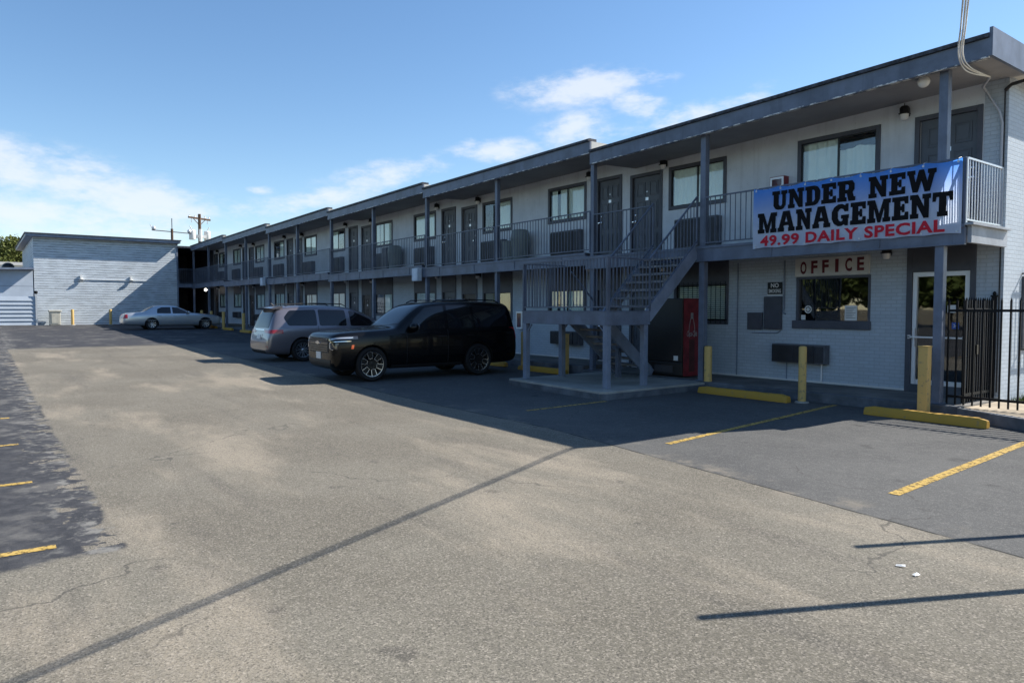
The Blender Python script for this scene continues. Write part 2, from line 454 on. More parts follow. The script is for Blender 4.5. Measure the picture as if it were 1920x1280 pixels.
# ================================================================== MOTEL
motel = thing('motel_building', 'long two storey grey motel with blue balcony, brick ground floor and stepped flat roofs', 'motel', (-30, W, 0))

def wall_holes(x0, x1, z0, z1, holes, y=W, depth=.16):
    """facade sheet facing -Y with reveals; holes (xa,xb,za,zb)"""
    xs = sorted({x0, x1} | {h[0] for h in holes} | {h[1] for h in holes})
    zs = sorted({z0, z1} | {h[2] for h in holes} | {h[3] for h in holes})
    xs = [x for x in xs if x0-1e-6 <= x <= x1+1e-6]; zs = [z for z in zs if z0-1e-6 <= z <= z1+1e-6]
    m = MB()
    for i in range(len(xs)-1):
        for j in range(len(zs)-1):
            cx = (xs[i]+xs[i+1])/2; cz = (zs[j]+zs[j+1])/2
            if any(h[0] < cx < h[1] and h[2] < cz < h[3] for h in holes): continue
            m.add([(xs[i], y, zs[j]), (xs[i+1], y, zs[j]), (xs[i+1], y, zs[j+1]), (xs[i], y, zs[j+1])], [(0, 1, 2, 3)])
    for (a, b, c, d) in holes:
        y2 = y+depth
        m.add([(a,y,c),(a,y2,c),(a,y2,d),(a,y,d)], [(0,1,2,3)]); m.add([(b,y,c),(b,y,d),(b,y2,d),(b,y2,c)], [(0,1,2,3)])
        m.add([(a,y,d),(a,y2,d),(b,y2,d),(b,y,d)], [(0,1,2,3)]); m.add([(a,y,c),(b,y,c),(b,y2,c),(a,y2,c)], [(0,1,2,3)])
    return m

def curtain(x0, x1, z0, z1, y, amp=.018, period=.11, sag=0):
    v = []; n = max(8, int((x1-x0)/.018)); f = []
    ph = random.uniform(0, 6)
    for i in range(n+1):
        x = x0+(x1-x0)*i/n; a = amp*math.sin(2*PI*x/period+ph+1.2*math.sin(3*x))
        v += [(x, y+a*1.3, z0), (x, y+a, z1-sag*abs(math.sin(5*x)))]
    for i in range(n): f.append((2*i, 2*i+2, 2*i+3, 2*i+1))
    return MB().add(v, f)

def window(x0, x1, z0, z1, y=W, trim=.085, style='both', panel_top=None, sill=None):
    """outer trim x0..x1, z0..z1; trim stands proud of the wall, glass is recessed"""
    m = MB(); t = trim; p = .028
    top = panel_top or z1
    m.box(x0, x0+t, y-p, y+.10, z0, top); m.box(x1-t, x1, y-p, y+.10, z0, top)
    m.box(x0+t, x1-t, y-p+.002, y+.10, z1-t, top); m.box(x0+t, x1-t, y-p+.002, y+.10, z0, z0+t)
    o = m.build('window', TRIM, motel, bevel=.005)
    gx0, gx1, gz0, gz1 = x0+t, x1-t, z0+t, z1-t
    m = MB(); m.box(gx0, gx1, y+.018, y+.022, gz0, gz1); m.build('pane', GLASS, o)
    m = MB(); c = (gx0+gx1)/2+.02
    m.box(c-.02, c+.02, y+.006, y+.034, gz0, gz1)
    for q in (gx0+.012, gx1-.012): m.box(q-.012, q+.012, y+.008, y+.032, gz0, gz1)
    m.box(gx0, gx1, y+.009, y+.031, gz0, gz0+.022); m.box(gx0, gx1, y+.010, y+.031, gz1-.022, gz1)
    m.build('sash', BLACKM, o)
    cm = CURTY if style == 'tan' else CURT
    if style in ('both', 'tan'): curtain(gx0, gx1, gz0, gz1, y+.065).build('curtain', cm, o, smooth=80)
    elif style == 'gap':
        curtain(gx0+.02, gx0+.30, gz0, gz1, y+.065).build('curtain', cm, o, smooth=80)
        curtain(gx0+.42, gx1, gz0, gz1, y+.065).build('curtain', cm, o, smooth=80)
    elif style == 'right': curtain(c-.05, gx1, gz0, gz1, y+.065).build('curtain', cm, o, smooth=80)
    elif style == 'left': curtain(gx0, c, gz0, gz1, y+.065).build('curtain', cm, o, smooth=80)
    elif style == 'sheer':
        curtain(gx0, c-.05, gz0, gz1, y+.085, .03, .25).build('curtain', cm, o, smooth=80)
        curtain(c, gx1, gz0, gz1-.22, y+.075, .025, .19, .05).build('curtain', cm, o, smooth=80)
    elif style == 'blind':
        b = MB(); z = gz0
        while z < gz1: b.box(gx0, gx1, y+.06, y+.075, z, z+.035); z += .05
        b.build('blind', CURT, o)
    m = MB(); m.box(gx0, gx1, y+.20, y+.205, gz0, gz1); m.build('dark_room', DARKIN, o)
    return o

def door(x0, x1, z0, z1, y=W, mat=None, hinge=1, panel_top=None, light=False, number=True):
    """trim x0..x1 and up to z1, slab recessed and six-panelled"""
    mat = mat or DOORM; t = .085; p = .03; top = panel_top or z1
    m = MB(); m.box(x0, x0+t, y-p, y+.1, z0, top); m.box(x1-t, x1, y-p, y+.1, z0, top); m.box(x0+t, x1-t, y-p+.002, y+.1, z1-t, top)
    fr = m.build('door_frame', TRIM, motel, bevel=.005)
    m = MB(); a, b, c, d = x0+t+.004, x1-t-.004, z0+.015, z1-t-.004
    yy = y+.035; w = b-a; h = d-c
    m.box(a, b, yy, yy+.045, c, d)
    st = w*.13
    for (q0, q1) in ((.05, .30), (.36, .70), (.76, .93)):
        for k in (0, 1):
            xa = a+st+k*(w/2-st*.25); xb_ = xa+w/2-st*1.75+st*.25
            za, zb_ = c+h*q0, c+h*q1
            # raised moulding round each panel
            for (u0, u1, v0, v1) in ((xa, xa+.022, za, zb_), (xb_-.022, xb_, za, zb_), (xa+.022, xb_-.022, za, za+.022), (xa+.022, xb_-.022, zb_-.022, zb_)):
                m.box(u0, u1, yy-.014, yy, v0, v1)
            m.box(xa+.05, xb_-.05, yy-.010, yy, za+.05, zb_-.05)
    s = m.build('door', mat, motel, bevel=.003)
    hx = b-.07 if hinge > 0 else a+.07
    m = MB(); m.lathe((hx, yy, c+.98), (0, -1, 0), [(0, .032), (.012, .032), (.014, .014), (.05, .012), (.052, .026), (.075, .028), (.085, .012), (.086, 0)], 12)
    m.box(hx-.09, hx+.0, yy-.062, yy-.05, c+.97, c+.99)
    m.build('handle', CHROME, s, smooth=40)
    m = MB(); m.lathe((hx, yy, c+1.16), (0, -1, 0), [(0, .03), (.014, .03), (.02, .022), (.021, 0)], 12); m.build('deadbolt', CHROME, s, smooth=40)
    if number:
        m = MB(); cx = (a+b)/2; m.box(cx-.05, cx+.05, yy-.006, yy-.001, c+1.52, c+1.60); m.build('number_plate', STEEL, s)
        m = MB(); m.box(cx-.018, cx+.018, yy-.008, yy, c+1.74, c+1.765); m.build('peephole', STEEL, s)
    m = MB(); m.box(x0+t, x1-t, y-.01, y+.1, z0-.01, z0+.02); m.build('threshold', GALV, s)
    m = MB(); jx = a-.004 if hinge > 0 else b+.004
    m.box(jx-.004, jx+.004, yy-.004, yy+.02, c, d); m.build('weatherstrip', WHITE, s)
    return s

AC_SPOTS = []; LAMP_SPOTS = []
random.seed(11)
UP_STYLE = [['sheer', 'both'], ['gap', 'right'], ['both', 'gap'], ['left', 'both'], ['right', 'gap'], ['both', 'left']]
LO_STYLE = [[None, 'blind'], ['gap', 'tan'], ['blind', 'right'], ['both', 'gap'], ['gap', 'both'], ['both', 'gap']]
for n in range(NS):
    xr = XBD[n]; xl = XBD[n+1]; d = dk(n); f = f1(n)
    if n == 0:
        doors = [(-6.44, -5.29, 1), (-13.85, -12.71, -1)]
        wins = [(-8.87, -7.09), (-12.49, -10.72)]
        lamps = [-6.60, -12.61]; acs = [None, (-12.14, -10.84)]
        lw, ld = [(-8.92, -7.16), (-12.28, -10.62)], [(-6.52, -5.33), (-13.85, -12.71)]
    else:
        doors = [(xr-1.24, xr-.22, 1), (xr-8.42, xr-7.40, -1)]
        wins = [(xr-3.42, xr-1.67), (xr-7.05, xr-5.30)]
        lamps = [xr-1.46, xr-7.23]; acs = [(xr-3.08, xr-1.78), (xr-6.90, xr-5.58)]
        lw, ld = wins, [(q[0], q[1]) for q in doors]
    # ---- upper storey
    H = [(a, b, d, d+2.26) for a, b, _ in doors] + [(a, b, d+1.17, d+2.27) for a, b in wins]
    wall_holes(xl, xr if n else -5.27, d, d+2.62, H).build('upper_wall', STUCCO, motel)
    for i, (a, b, hg) in enumerate(doors): door(a, b, d, d+2.26, hinge=hg if n == 0 else -hg)
    for i, (a, b) in enumerate(wins): window(a, b, d+1.17, d+2.27, style=UP_STYLE[n][i])
    for i, x in enumerate(lamps): LAMP_SPOTS.append((x, d+2.36, n, 'up', i))
    for i, q in enumerate(acs):
        if q: AC_SPOTS.append((q[0], q[1], d+.14, d+.88, n, 'up', i))
    # ---- ground floor
    top = d-.33+.16
    if n == 0:
        H = [(-6.52, -5.33, f, top), (-8.85, -7.22, 1.52, 2.46), (-12.28, -10.62, 1.40, top), (-13.85, -12.71, f, top)]
    else:
        H = [(a, b, f, top) for a, b in ld] + [(a, b, f+1.10, top) for a, b in lw]
    wall_holes(xl, xr, f-.1, top, H).build('brick_wall', BRICK, motel)
    for i, (a, b) in enumerate(ld):
        if n == 0 and i == 0: continue
        dm = [DOORM, DOORB, DOORM, DARKIN][(n*2+i) % 4] if n else DOORM
        door(a, b, f, f+2.12, panel_top=top-.004, hinge=-1 if i == 0 else 1, mat=DOORB if dm is DARKIN else dm)
    for i, (a, b) in enumerate(lw):
        if n == 0 and i == 0: continue
        if n == 0: window(a, b, 1.40, 2.46, style='blind', panel_top=top-.004)
        else: window(a, b, f+1.10, f+2.14, style=LO_STYLE[n][i], panel_top=top-.004)
    for i, x in enumerate(lamps):
        LAMP_SPOTS.append((x if not (n == 0 and i == 0) else -6.88, top-.10, n, 'lo', i))
    if n == 0: AC_SPOTS.append((-9.31, -8.06, .60, 1.0, n, 'lo', 0))
    else:
        for i, q in enumerate(acs): AC_SPOTS.append((q[0], q[1], f+.42, f+.82, n, 'lo', i))
    # white pipe along the foot of the wall
    m = MB(); xx = [x for p in sorted(ld) for x in p]
    ends = [xl+.02] + xx + [xr-.02]
    for k in range(0, len(ends), 2):
        if ends[k+1]-ends[k] > .1: m.box(ends[k], ends[k+1], W-.02, W-.001, f+.015, f+.045)
    m.build('base_trim', WHITE, motel)
    # ---- balcony
    right = xr if n else -4.93
    m = MB(); m.box(xl, right, 12.90, W+.02, d-.17, d); m.box(xl, xr-.02 if n == 0 else xr, W+.3, 24.2, d-.17, d-.01)
    m.build('balcony_deck', CONCD, motel)
    m = MB(); m.box(xl, right, 12.93, W-.005, d-.178, d-.172); m.build('balcony_ceiling', SOFFIT, motel)
    m = MB(); m.box(xl, right, 12.82, 12.895, d-.33, d-.015); m.box(xl, right, 12.80, 12.90, d-.05, d+.006); m.box(xl, right, 12.812, 12.82, d-.33, d-.305)
    k = xl+1.2
    while k < right-.3: m.box(k-.012, k+.012, 12.806, 12.82, d-.30, d-.05); k += 2.15
    m.build('balcony_beam', BLUE, motel, bevel=.004)
    if n == 0:
        m = MB(); m.box(-4.925, -4.86, 12.90, W-.01, d-.30, d-.02); m.box(-4.93, -4.80, 12.80, W-.01, d-.02, d+.02); m.build('balcony_edge', PALE, motel, bevel=.004)
    # ---- roof
    zr = 6.0 if n == 0 else 5.99 + .1*n; zl = 5.80 if n == 0 else zr-.09
    a, b = XRF[n], XRF[n+1]
    def loft(prof, mat, nm, x0=a, x1=b, z0=zr, z1=zl):
        k = len(prof); v = [(x0, y, z0+z) for y, z in prof] + [(x1, y, z1+z) for y, z in prof]
        fs = [tuple(range(k)), tuple(range(k, 2*k))[::-1]] + [(i, i+k, (i+1) % k+k, (i+1) % k) for i in range(k)]
        return MB().add(v, fs).build(nm, mat, motel)
    loft([(12.77, -.27), (12.77, -.012), (24.6, .12), (24.6, -.27), (W+.1, -.20)], ROOFM, 'roof')
    loft([(12.78, -.284), (W+.08, -.224), (W+.08, -.214), (12.78, -.274)], SOFFIT, 'soffit')
    e = a + (.0 if n == 0 else 0)
    loft([(12.715, -.30), (12.715, -.02), (12.765, -.02), (12.765, -.30)], BLUE, 'fascia')
    loft([(12.665, -.016), (12.665, .045), (12.70, .058), (12.95, .058), (12.95, -.006), (12.70, -.016)], SHINGLE, 'drip_edge')
    loft([(12.70, -.325), (12.79, -.325), (12.79, -.302), (12.70, -.302)], CHIP, 'eave_trim')
    if n == 0:
        m = MB(); m.box(a, a+.05, 12.715, 24.6, zr-.30, zr+.14); m.build('fascia', BLUE, motel)
# shell behind the facade
f0 = 0
m = MB(); m.add([(-4.9, W, -.1), (-4.9, 24.4, -.1), (-4.9, 24.4, 5.80), (-4.9, W, 5.80)], [(0, 1, 2, 3)])
m.add([(-4.9, 24.4, -.1), (-56.95, 24.4, -.1), (-56.95, 24.4, 6.4), (-4.9, 24.4, 5.8)], [(0, 1, 2, 3)])
m.add([(-56.95, 24.4, -.1), (-56.95, W, -.1), (-56.95, W, 6.3), (-56.95, 24.4, 6.3)], [(0, 1, 2, 3)])
m.build('end_wall', BRICK, motel)
m = MB(); m.add([(-5.27, W-.003, 3.14), (-4.9, W-.003, 3.14), (-4.9, W-.003, 5.80), (-5.27, W-.003, 5.80)], [(0, 1, 2, 3)])
m.add([(-5.27, W-.003, 3.14), (-5.27, W-.003, 5.8), (-5.27, W+.02, 5.8), (-5.27, W+.02, 3.14)], [(0, 1, 2, 3)])
m.build('brick_pier', BRICK, motel)
# barred side window on the sunlit end wall
m = MB(); m.box(-4.905, -4.86, 15.25, 16.55, 1.05, 1.12); m.box(-4.905, -4.86, 15.25, 16.55, 2.28, 2.36); m.box(-4.905, -4.86, 15.25, 15.33, 1.12, 2.28); m.box(-4.905, -4.86, 16.47, 16.55, 1.12, 2.28)
w = m.build('window', TRIM, motel)
m = MB(); m.box(-4.90, -4.892, 15.33, 16.47, 1.12, 2.28); m.build('pane', mat_plain('dark_pane', (.015, .017, .02), .05, 0, .6), w)
m = MB()
for k in range(9): m.cyl((-4.76, 15.28+k*.155, .95), (-4.76, 15.28+k*.155, 2.48), .009, 6)
for z in (1.02, 2.40): m.box(-4.775, -4.745, 15.22, 16.58, z, z+.025); m.box(-4.9, -4.76, 15.24, 15.27, z, z+.025); m.box(-4.9, -4.76, 16.53, 16.56, z, z+.025)
m.build('window_bars', IRON, w)
# bars over the window behind the stairs
m = MB()
for k in range(12): m.cyl((-12.2+k*.14, W-.07, 1.42), (-12.2+k*.14, W-.07, 2.44), .007, 6)
for z in (1.5, 2.34): m.box(-12.28, -10.62, W-.075, W-.06, z, z+.02)
m.build('window_bars', IRON, motel)

# posts
PX = [-5.32, -10.2] + [-13.75 - 4.3*k for k in range(11)]
def sec(x):
    for n in range(NS):
        if x > XBD[n+1]+.21: return n
    return NS-1
def sec_up(x):
    for n in range(NS):
        if x >= XBD[n+1]: return n
    return NS-1
for x in PX:
    n = sec_up(x); s = .07 if x > -11 else .062
    a, b = XRF[n], XRF[n+1]; zr = 6.0 if n == 0 else 5.99+.1*n; zl = 5.80 if n == 0 else zr-.09
    zt = zr+(zl-zr)*(x-a)/(b-a)-.285
    m = MB(); m.box(x-s, x+s, B-s+.01, B+s+.01, dk(n)+.002, zt); m.box(x-s-.03, x+s+.03, B-s-.0, B+s+.04, dk(n)+.002, dk(n)+.02); m.build('upper_post', BLUE, motel, bevel=.008)
    m = MB(); m.box(x-s, x+s, B-s, B+s, f1(n), dk(n)-.33); m.box(x-s-.035, x+s+.035, B-s-.03, B+s+.035, f1(n), f1(n)+.015); m.build('lower_post', BLUE, motel, bevel=.008)

def rail(m, p0, p1, z0a, z0b=None, h=1.07, gap=.125, lo=.08):
    """railing mesh between two plan points; z0a/z0b deck height at the ends"""
    z0b = z0a if z0b is None else z0b
    a = Vector((p0[0], p0[1], z0a)); b = Vector((p1[0], p1[1], z0b)); up = Vector((0, 0, 1))
    m.bar(a+up*h, b+up*h, .038, .03); m.bar(a+up*lo, b+up*lo, .03, .025)
    n = max(1, int((b-a).length/gap))
    for i in range(1, n):
        q = a.lerp(b, i/n); m.bar(q+up*lo, q+up*(h-.01), .015, .015)
    for q in (a, b): m.bar(q, q+up*h, .036, .036)
    return m
RY = 12.865
runs = [(-4.955, -10.13)]
m = MB(); rail(m, (-4.955, RY), (-7.5, RY), dk(0)); rail(m, (-7.54, RY), (-10.12, RY), dk(0)); m.build('railing', RAILM, motel)
m = MB(); rail(m, (-4.955, RY+.04), (-4.955, W-.03), dk(0), gap=.11); m.build('railing', GALV, motel)
m = MB(); rail(m, (-11.72, RY), (-13.68, RY), dk(0)); m.build('railing', RAILM, motel)
prev = -13.82
for k in range(10):
    x1 = PX[2+k+1]; n = sec_up((prev+x1)/2)
    m = MB(); rail(m, (prev, RY), (x1+.075, RY), dk(n)); m.build('railing', RAILM, motel); prev = x1-.075
# ================================================================== STAIRCASE (own thing)
st = thing('staircase', 'blue grey steel switchback staircase with open treads and landing on a concrete pad', 'staircase', (-11.6, 11, 0))
LX0, LX1, LY0, LY1, LZ = -13.05, -10.28, 10.05, 11.30, 1.70
m = MB(); m.prism([(-13.3, 9.85), (-10.06, 9.62), (-9.95, 9.75), (-9.98, 12.735), (-13.3, 12.735)], 'z', -.05, .165); m.build('concrete_pad', CONC, st, bevel=.015)
m = MB(); m.prism([(-13.315, 9.84), (-10.05, 9.605), (-9.935, 9.745), (-9.965, 12.73), (-13.315, 12.73)], 'z', -.05, .12); m.build('pad_edge', CONCD, st)
m = MB(); m.box(LX0+.02, LX1-.02, LY0+.02, LY1, LZ-.05, LZ); m.build('landing', CONCD, st)
m = MB()
m.box(LX0, LX1, LY0, LY0+.07, LZ-.26, LZ+.02); m.box(LX1-.07, LX1, LY0+.07, LY1, LZ-.26, LZ+.02); m.box(LX0, LX0+.07, LY0+.07, LY1, LZ-.26, LZ+.02); m.box(LX0+.07, LX1-.07, LY1-.05, LY1, LZ-.24, LZ-.052)
m.box(LX0-.012, LX1+.012, LY0-.012, LY0+.05, LZ+.02, LZ+.032); m.box(LX1-.05, LX1+.012, LY0+.05, LY1, LZ+.02, LZ+.032)
m.build('landing_frame', BLUE, st, bevel=.004)
for (x, y) in ((LX0+.06, LY0+.07), (LX1-.08, LY0+.07), (LX1-.08, LY1-.10), (LX0+.06, LY1-.10)):
    m = MB(); m.box(x-.06, x+.06, y-.06, y+.06, .165, LZ-.262)
    m.bar((x+.06, y, LZ-.42), (x+.2, y, LZ-.28), .03) if x < -12 else m.bar((x-.06, y, LZ-.42), (x-.2, y, LZ-.28), .03)
    m.build('leg', BLUEL, st, bevel=.006)
def flight(xa, xb, y0, z0, y1, z1, n, nm):
    for x in (xa+.025, xb-.025):
        m = MB(); w = .025
        # channel stringer
        d = Vector((0, y1-y0, z1-z0)).normalized(); up = Vector((0, -d.z, d.y)) * (1 if d.y > 0 else -1)
        m.bar((x, y0, z0), (x, y1, z1), .05, .26, up=(0, 0, 1)); 
        m.bar((x, y0, z0+.175*1), (x, y1, z1+.175), .065, .018)
        m.build('stringer', BLUEL, st)
    for i in range(1, n):
        q = i/n; y = y0+(y1-y0)*q; z = z0+(z1-z0)*q
        m = MB(); s = 1 if y1 > y0 else -1
        m.box(xa+.055, xb-.055, y-.13, y+.13, z+.02, z+.07)
        m.build('tread', TREADM, st, bevel=.004)
UX0, UX1 = -11.62, -10.30
flight(UX0, UX1, LY1-.05, LZ-.10, 12.80, dk(0)-.10, 8, 'upper')
flight(-12.80, -11.72, LY1-.05, LZ-.12, 12.95, .18+.02, 8, 'lower')
m = MB(); rail(m, (LX0+.02, LY0+.02), (LX1-.02, LY0+.02), LZ+.03, gap=.10); m.build('railing', RAILM, st)
m = MB(); rail(m, (LX1-.02, LY0+.06), (LX1-.02, LY1), LZ+.03, gap=.10); m.build('railing', RAILM, st)
m = MB(); rail(m, (LX0+.02, LY0+.06), (LX0+.02, LY1), LZ+.03, gap=.10); m.build('railing', RAILM, st)
m = MB(); rail(m, (UX1-.02, LY1+.02), (UX1-.02, 12.83), LZ+.05, dk(0)+.04, gap=.14, lo=.1); m.build('railing', RAILM, st)
m = MB(); rail(m, (UX0+.02, LY1+.02), (UX0+.02, 12.83), LZ+.05, dk(0)+.04, gap=.14, lo=.1); m.build('railing', RAILM, st)
m = MB(); m.bar((-12.78, LY1, LZ+.95), (-12.78, 12.9, 1.15), .035); m.bar((-12.78, 12.9, .2), (-12.78, 12.9, 1.15), .035); m.build('railing', RAILM, st)
m = MB(); m.box(-12.0, -11.9, 12.0, 12.1, .165, .85); m.build('leg', BLUE, st)

# ================================================================== text and lettering
def text_mesh(s, size, bold=0., sx=1., shear=0., space=1.):
    cu = bpy.data.curves.new('t', 'FONT'); cu.body = s; cu.size = size; cu.offset = bold; cu.shear = shear; cu.space_character = space
    cu.align_x = 'CENTER'; cu.align_y = 'CENTER'; cu.resolution_u = 3
    o = bpy.data.objects.new('t', cu); COL.objects.link(o)
    dg = bpy.context.evaluated_depsgraph_get(); me = bpy.data.meshes.new_from_object(o.evaluated_get(dg))
    vs = [(v.co.x*sx, v.co.y) for v in me.vertices]; fs = [list(p.vertices) for p in me.polygons]
    bpy.data.objects.remove(o); bpy.data.curves.remove(cu); bpy.data.meshes.remove(me)
    return vs, fs
def fit_text(s, w, h, bold=0., shear=0., space=1.):
    vs, fs = text_mesh(s, 1., bold, 1., shear, space)
    x0 = min(v[0] for v in vs); x1 = max(v[0] for v in vs); y0 = min(v[1] for v in vs); y1 = max(v[1] for v in vs)
    return [((v[0]-(x0+x1)/2)/(x1-x0)*w, (v[1]-(y0+y1)/2)/(y1-y0)*h) for v in vs], fs
def put_text(m, vf, cx, cz, y, warp=None):
    vs, fs = vf
    m.add([(cx+v[0], y+(warp(cx+v[0], cz+v[1]) if warp else 0), cz+v[1]) for v in vs], fs)
SLAB = {
'E': (8, [[(0,0),(8,0),(8,3.4),(6.4,3.4),(6.0,2),(4.2,2),(4.2,4.1),(4.8,4.1),(4.8,3.3),(6.2,3.3),(6.2,6.8),(4.8,6.8),(4.8,5.9),(4.2,5.9),(4.2,8),(6,8),(6.4,6.8),(8,6.8),(8,10),(0,10),(0,8),(1,8),(1,2),(0,2)]]),
'T': (9, [[(2.2,0),(6.8,0),(6.8,2),(6.1,2),(6.1,8),(7.2,8),(7.5,6.2),(9,6.2),(9,10),(0,10),(0,6.2),(1.5,6.2),(1.8,8),(2.9,8),(2.9,2),(2.2,2)]]),
'N': (9.6, [[(0,0),(4,0),(4,2),(3.2,2),(3.2,5.6),(6.4,0),(8.8,0),(8.8,8),(9.6,8),(9.6,10),(5.6,10),(5.6,8),(6.4,8),(6.4,5),(3.6,10),(0,10),(0,8),(.8,8),(.8,2),(0,2)]]),
'M': (12, [[(0,0),(4.2,0),(4.2,2),(3.4,2),(3.4,6),(5.2,0),(6.8,0),(8.6,6),(8.6,2),(7.8,2),(7.8,0),(12,0),(12,2),(11.2,2),(11.2,8),(12,8),(12,10),(8.2,10),(6,4),(3.8,10),(0,10),(0,8),(.8,8),(.8,2),(0,2)]]),
'A': (10.4, [[(0,0),(4,0),(4,2),(3.5,2),(3.8,3),(6.6,3),(6.9,2),(6.4,2),(6.4,0),(10.4,0),(10.4,2),(9.7,2),(7.4,10),(3,10),(.7,2),(0,2)], [(4.4,4.7),(6,4.7),(5.2,7.6)]]),
'U': (9.2, [[(0,10),(0,8),(.8,8),(.8,2.2),(2,.5),(3.4,0),(5.8,0),(7.2,.5),(8.4,2.2),(8.4,8),(9.2,8),(9.2,10),(5.4,10),(5.4,8),(6.1,8),(6.1,2.8),(5.4,2),(4.6,2),(3.9,2.8),(3.9,8),(4.6,8),(4.6,10)]]),
'D': (9, [[(0,0),(5.6,0),(7.6,.8),(9,3),(9,7),(7.6,9.2),(5.6,10),(0,10),(0,8),(.8,8),(.8,2),(0,2)], [(4,2),(5,2),(5.7,3),(5.7,7),(5,8),(4,8)]]),
'R': (9.4, [[(0,0),(4.8,0),(4.8,2),(4,2),(4,3.8),(4.8,3.8),(5.8,0),(9.4,0),(9.4,2),(8.6,2),(7.9,4.2),(8.9,5.6),(8.9,8.2),(7.6,10),(0,10),(0,8),(.8,8),(.8,2),(0,2)], [(4,5.6),(5.2,5.6),(5.7,6.2),(5.7,7.6),(5.2,8.2),(4,8.2)]]),
'W': (13, [[(0,10),(0,8),(.7,8),(2.6,0),(5,0),(6.5,5),(8,0),(10.4,0),(12.3,8),(13,8),(13,10),(9.2,10),(9.2,8),(9.8,8),(9.1,4.6),(7.6,10),(5.4,10),(3.9,4.6),(3.2,8),(3.8,8),(3.8,10)]]),
'G': (9.4, [[(9,6.4),(9,10),(7.6,10),(7.2,9.3),(5.6,10),(3.4,10),(1.2,8.8),(0,6.6),(0,3.4),(1.2,1.2),(3.4,0),(5.4,0),(6.8,.7),(7.2,0),(9,0),(9,3.3),(9.4,3.3),(9.4,5),(5,5),(5,3.3),(5.9,3.3),(5.9,2.4),(5,2),(4,2.4),(3.3,3.6),(3.3,6.4),(4,7.6),(5.2,8),(6.4,7.4),(7,6.4)]]),
}
def slab_text(s, w, h, gap=.7):
    x = 0; V = []; F = []
    for ch in s:
        if ch == ' ': x += 6; continue
        cw, loops = SLAB[ch]
        t = tessellate_polygon([[Vector((p[0], p[1], 0)) for p in l] for l in loops])
        fl = [p for l in loops for p in l]; b = len(V)
        V += [(x+p[0], p[1]) for p in fl]; F += [[i+b for i in q] for q in t]; x += cw+gap
    x -= gap
    return [((v[0]-x/2)/x*w, (v[1]-5)/10*h) for v in V], F

# ================================================================== BANNER
def mat_banner():
    t = NT('banner_print'); uv = t.objc(); x, y, z = t.xyz(uv)
    nz = t.noise(1.4, 3, .5, uv)
    g = t.ramp(t.math('ADD', z, t.math('MULTIPLY', t.math('SUBTRACT', nz, .5), .25)), .30, 1.30)
    col = t.mix(g, (.74, .82, .98), (.05, .31, 1.0))
    t.color(col); t.set(Roughness=.45, Specular_IOR_Level=.4)
    tl = t.node('ShaderNodeBsdfTranslucent'); t.link(col, tl.inputs[0])
    mx = t.node('ShaderNodeMixShader'); mx.inputs[0].default_value = .52
    t.link(t.b.outputs[0], mx.inputs[1]); t.link(tl.outputs[0], mx.inputs[2]); t.link(mx.outputs[0], t.out.inputs[0]); return t.m
BANM = mat_banner()
BINK = mat_cloth('black_ink', (.012, .012, .014), .1, .05); RINK = mat_cloth('red_ink', (.78, .05, .08), .5, .05)
bx0, bx1, bz0, bz1, by = -8.83, -4.97, 2.99, 4.20, 12.785
def warp(x, z): return .013*math.sin(4.1*x+.8*z) + .007*math.sin(9*x-3*z) + .003*math.sin(17*x+6*z) - .02*((z-bz0)/(bz1-bz0))*0
by -= .02
ban = thing('banner', 'blue vinyl banner reading UNDER NEW MANAGEMENT 49.99 DAILY SPECIAL tied to the balcony railing', 'banner', ((bx0+bx1)/2, by, bz0))
v = []; f = []; nx, nz = 150, 30
for i in range(nx+1):
    for j in range(nz+1):
        x = bx0+(bx1-bx0)*i/nx; z = bz0+(bz1-bz0)*j/nz
        sag = .035*math.sin(PI*((i*7/nx) % 1)) if j in (0, nz) else 0
        v.append((x, by+warp(x, z), z-(sag if j == nz else -sag*.5)))
for i in range(nx):
    for j in range(nz): f.append((i*(nz+1)+j, (i+1)*(nz+1)+j, (i+1)*(nz+1)+j+1, i*(nz+1)+j+1))
MB().add(v, f).build('sheet', BANM, ban, smooth=60)
m = MB(); cx = (bx0+bx1)/2
put_text(m, slab_text('UNDER NEW', 3.05, .37), cx+.02, bz0+.925, by-.011, warp)
put_text(m, slab_text('MANAGEMENT', 3.62, .40), cx, bz0+.50, by-.011, warp)
m.build('black_lettering', BINK, ban)
m = MB(); put_text(m, fit_text('49.99 DAILY SPECIAL', 3.45, .215, .035, 0, 1.08), cx-.03, bz0+.145, by-.011, warp); m.build('red_lettering', RINK, ban)
m = MB()
for k in range(8):
    x = bx0+.06+(bx1-bx0-.12)*k/7
    for z in (bz1-.05, bz0+.04): m.lathe((x, by+warp(x, z)-.004, z), (0, -1, 0), [(0, .02), (.004, .018), (.004, .009), (0, .008)], 10)
m.build('grommets', STEEL, ban)
m = MB()
for k in range(8):
    x = bx0+.06+(bx1-bx0-.12)*k/7
    m.tube([(x, by-.008, bz1-.05), (x+.01, by-.012, bz1), (x, RY+.02, bz1+.035)], .004, 5)
m.build('ties', WHITE, ban)

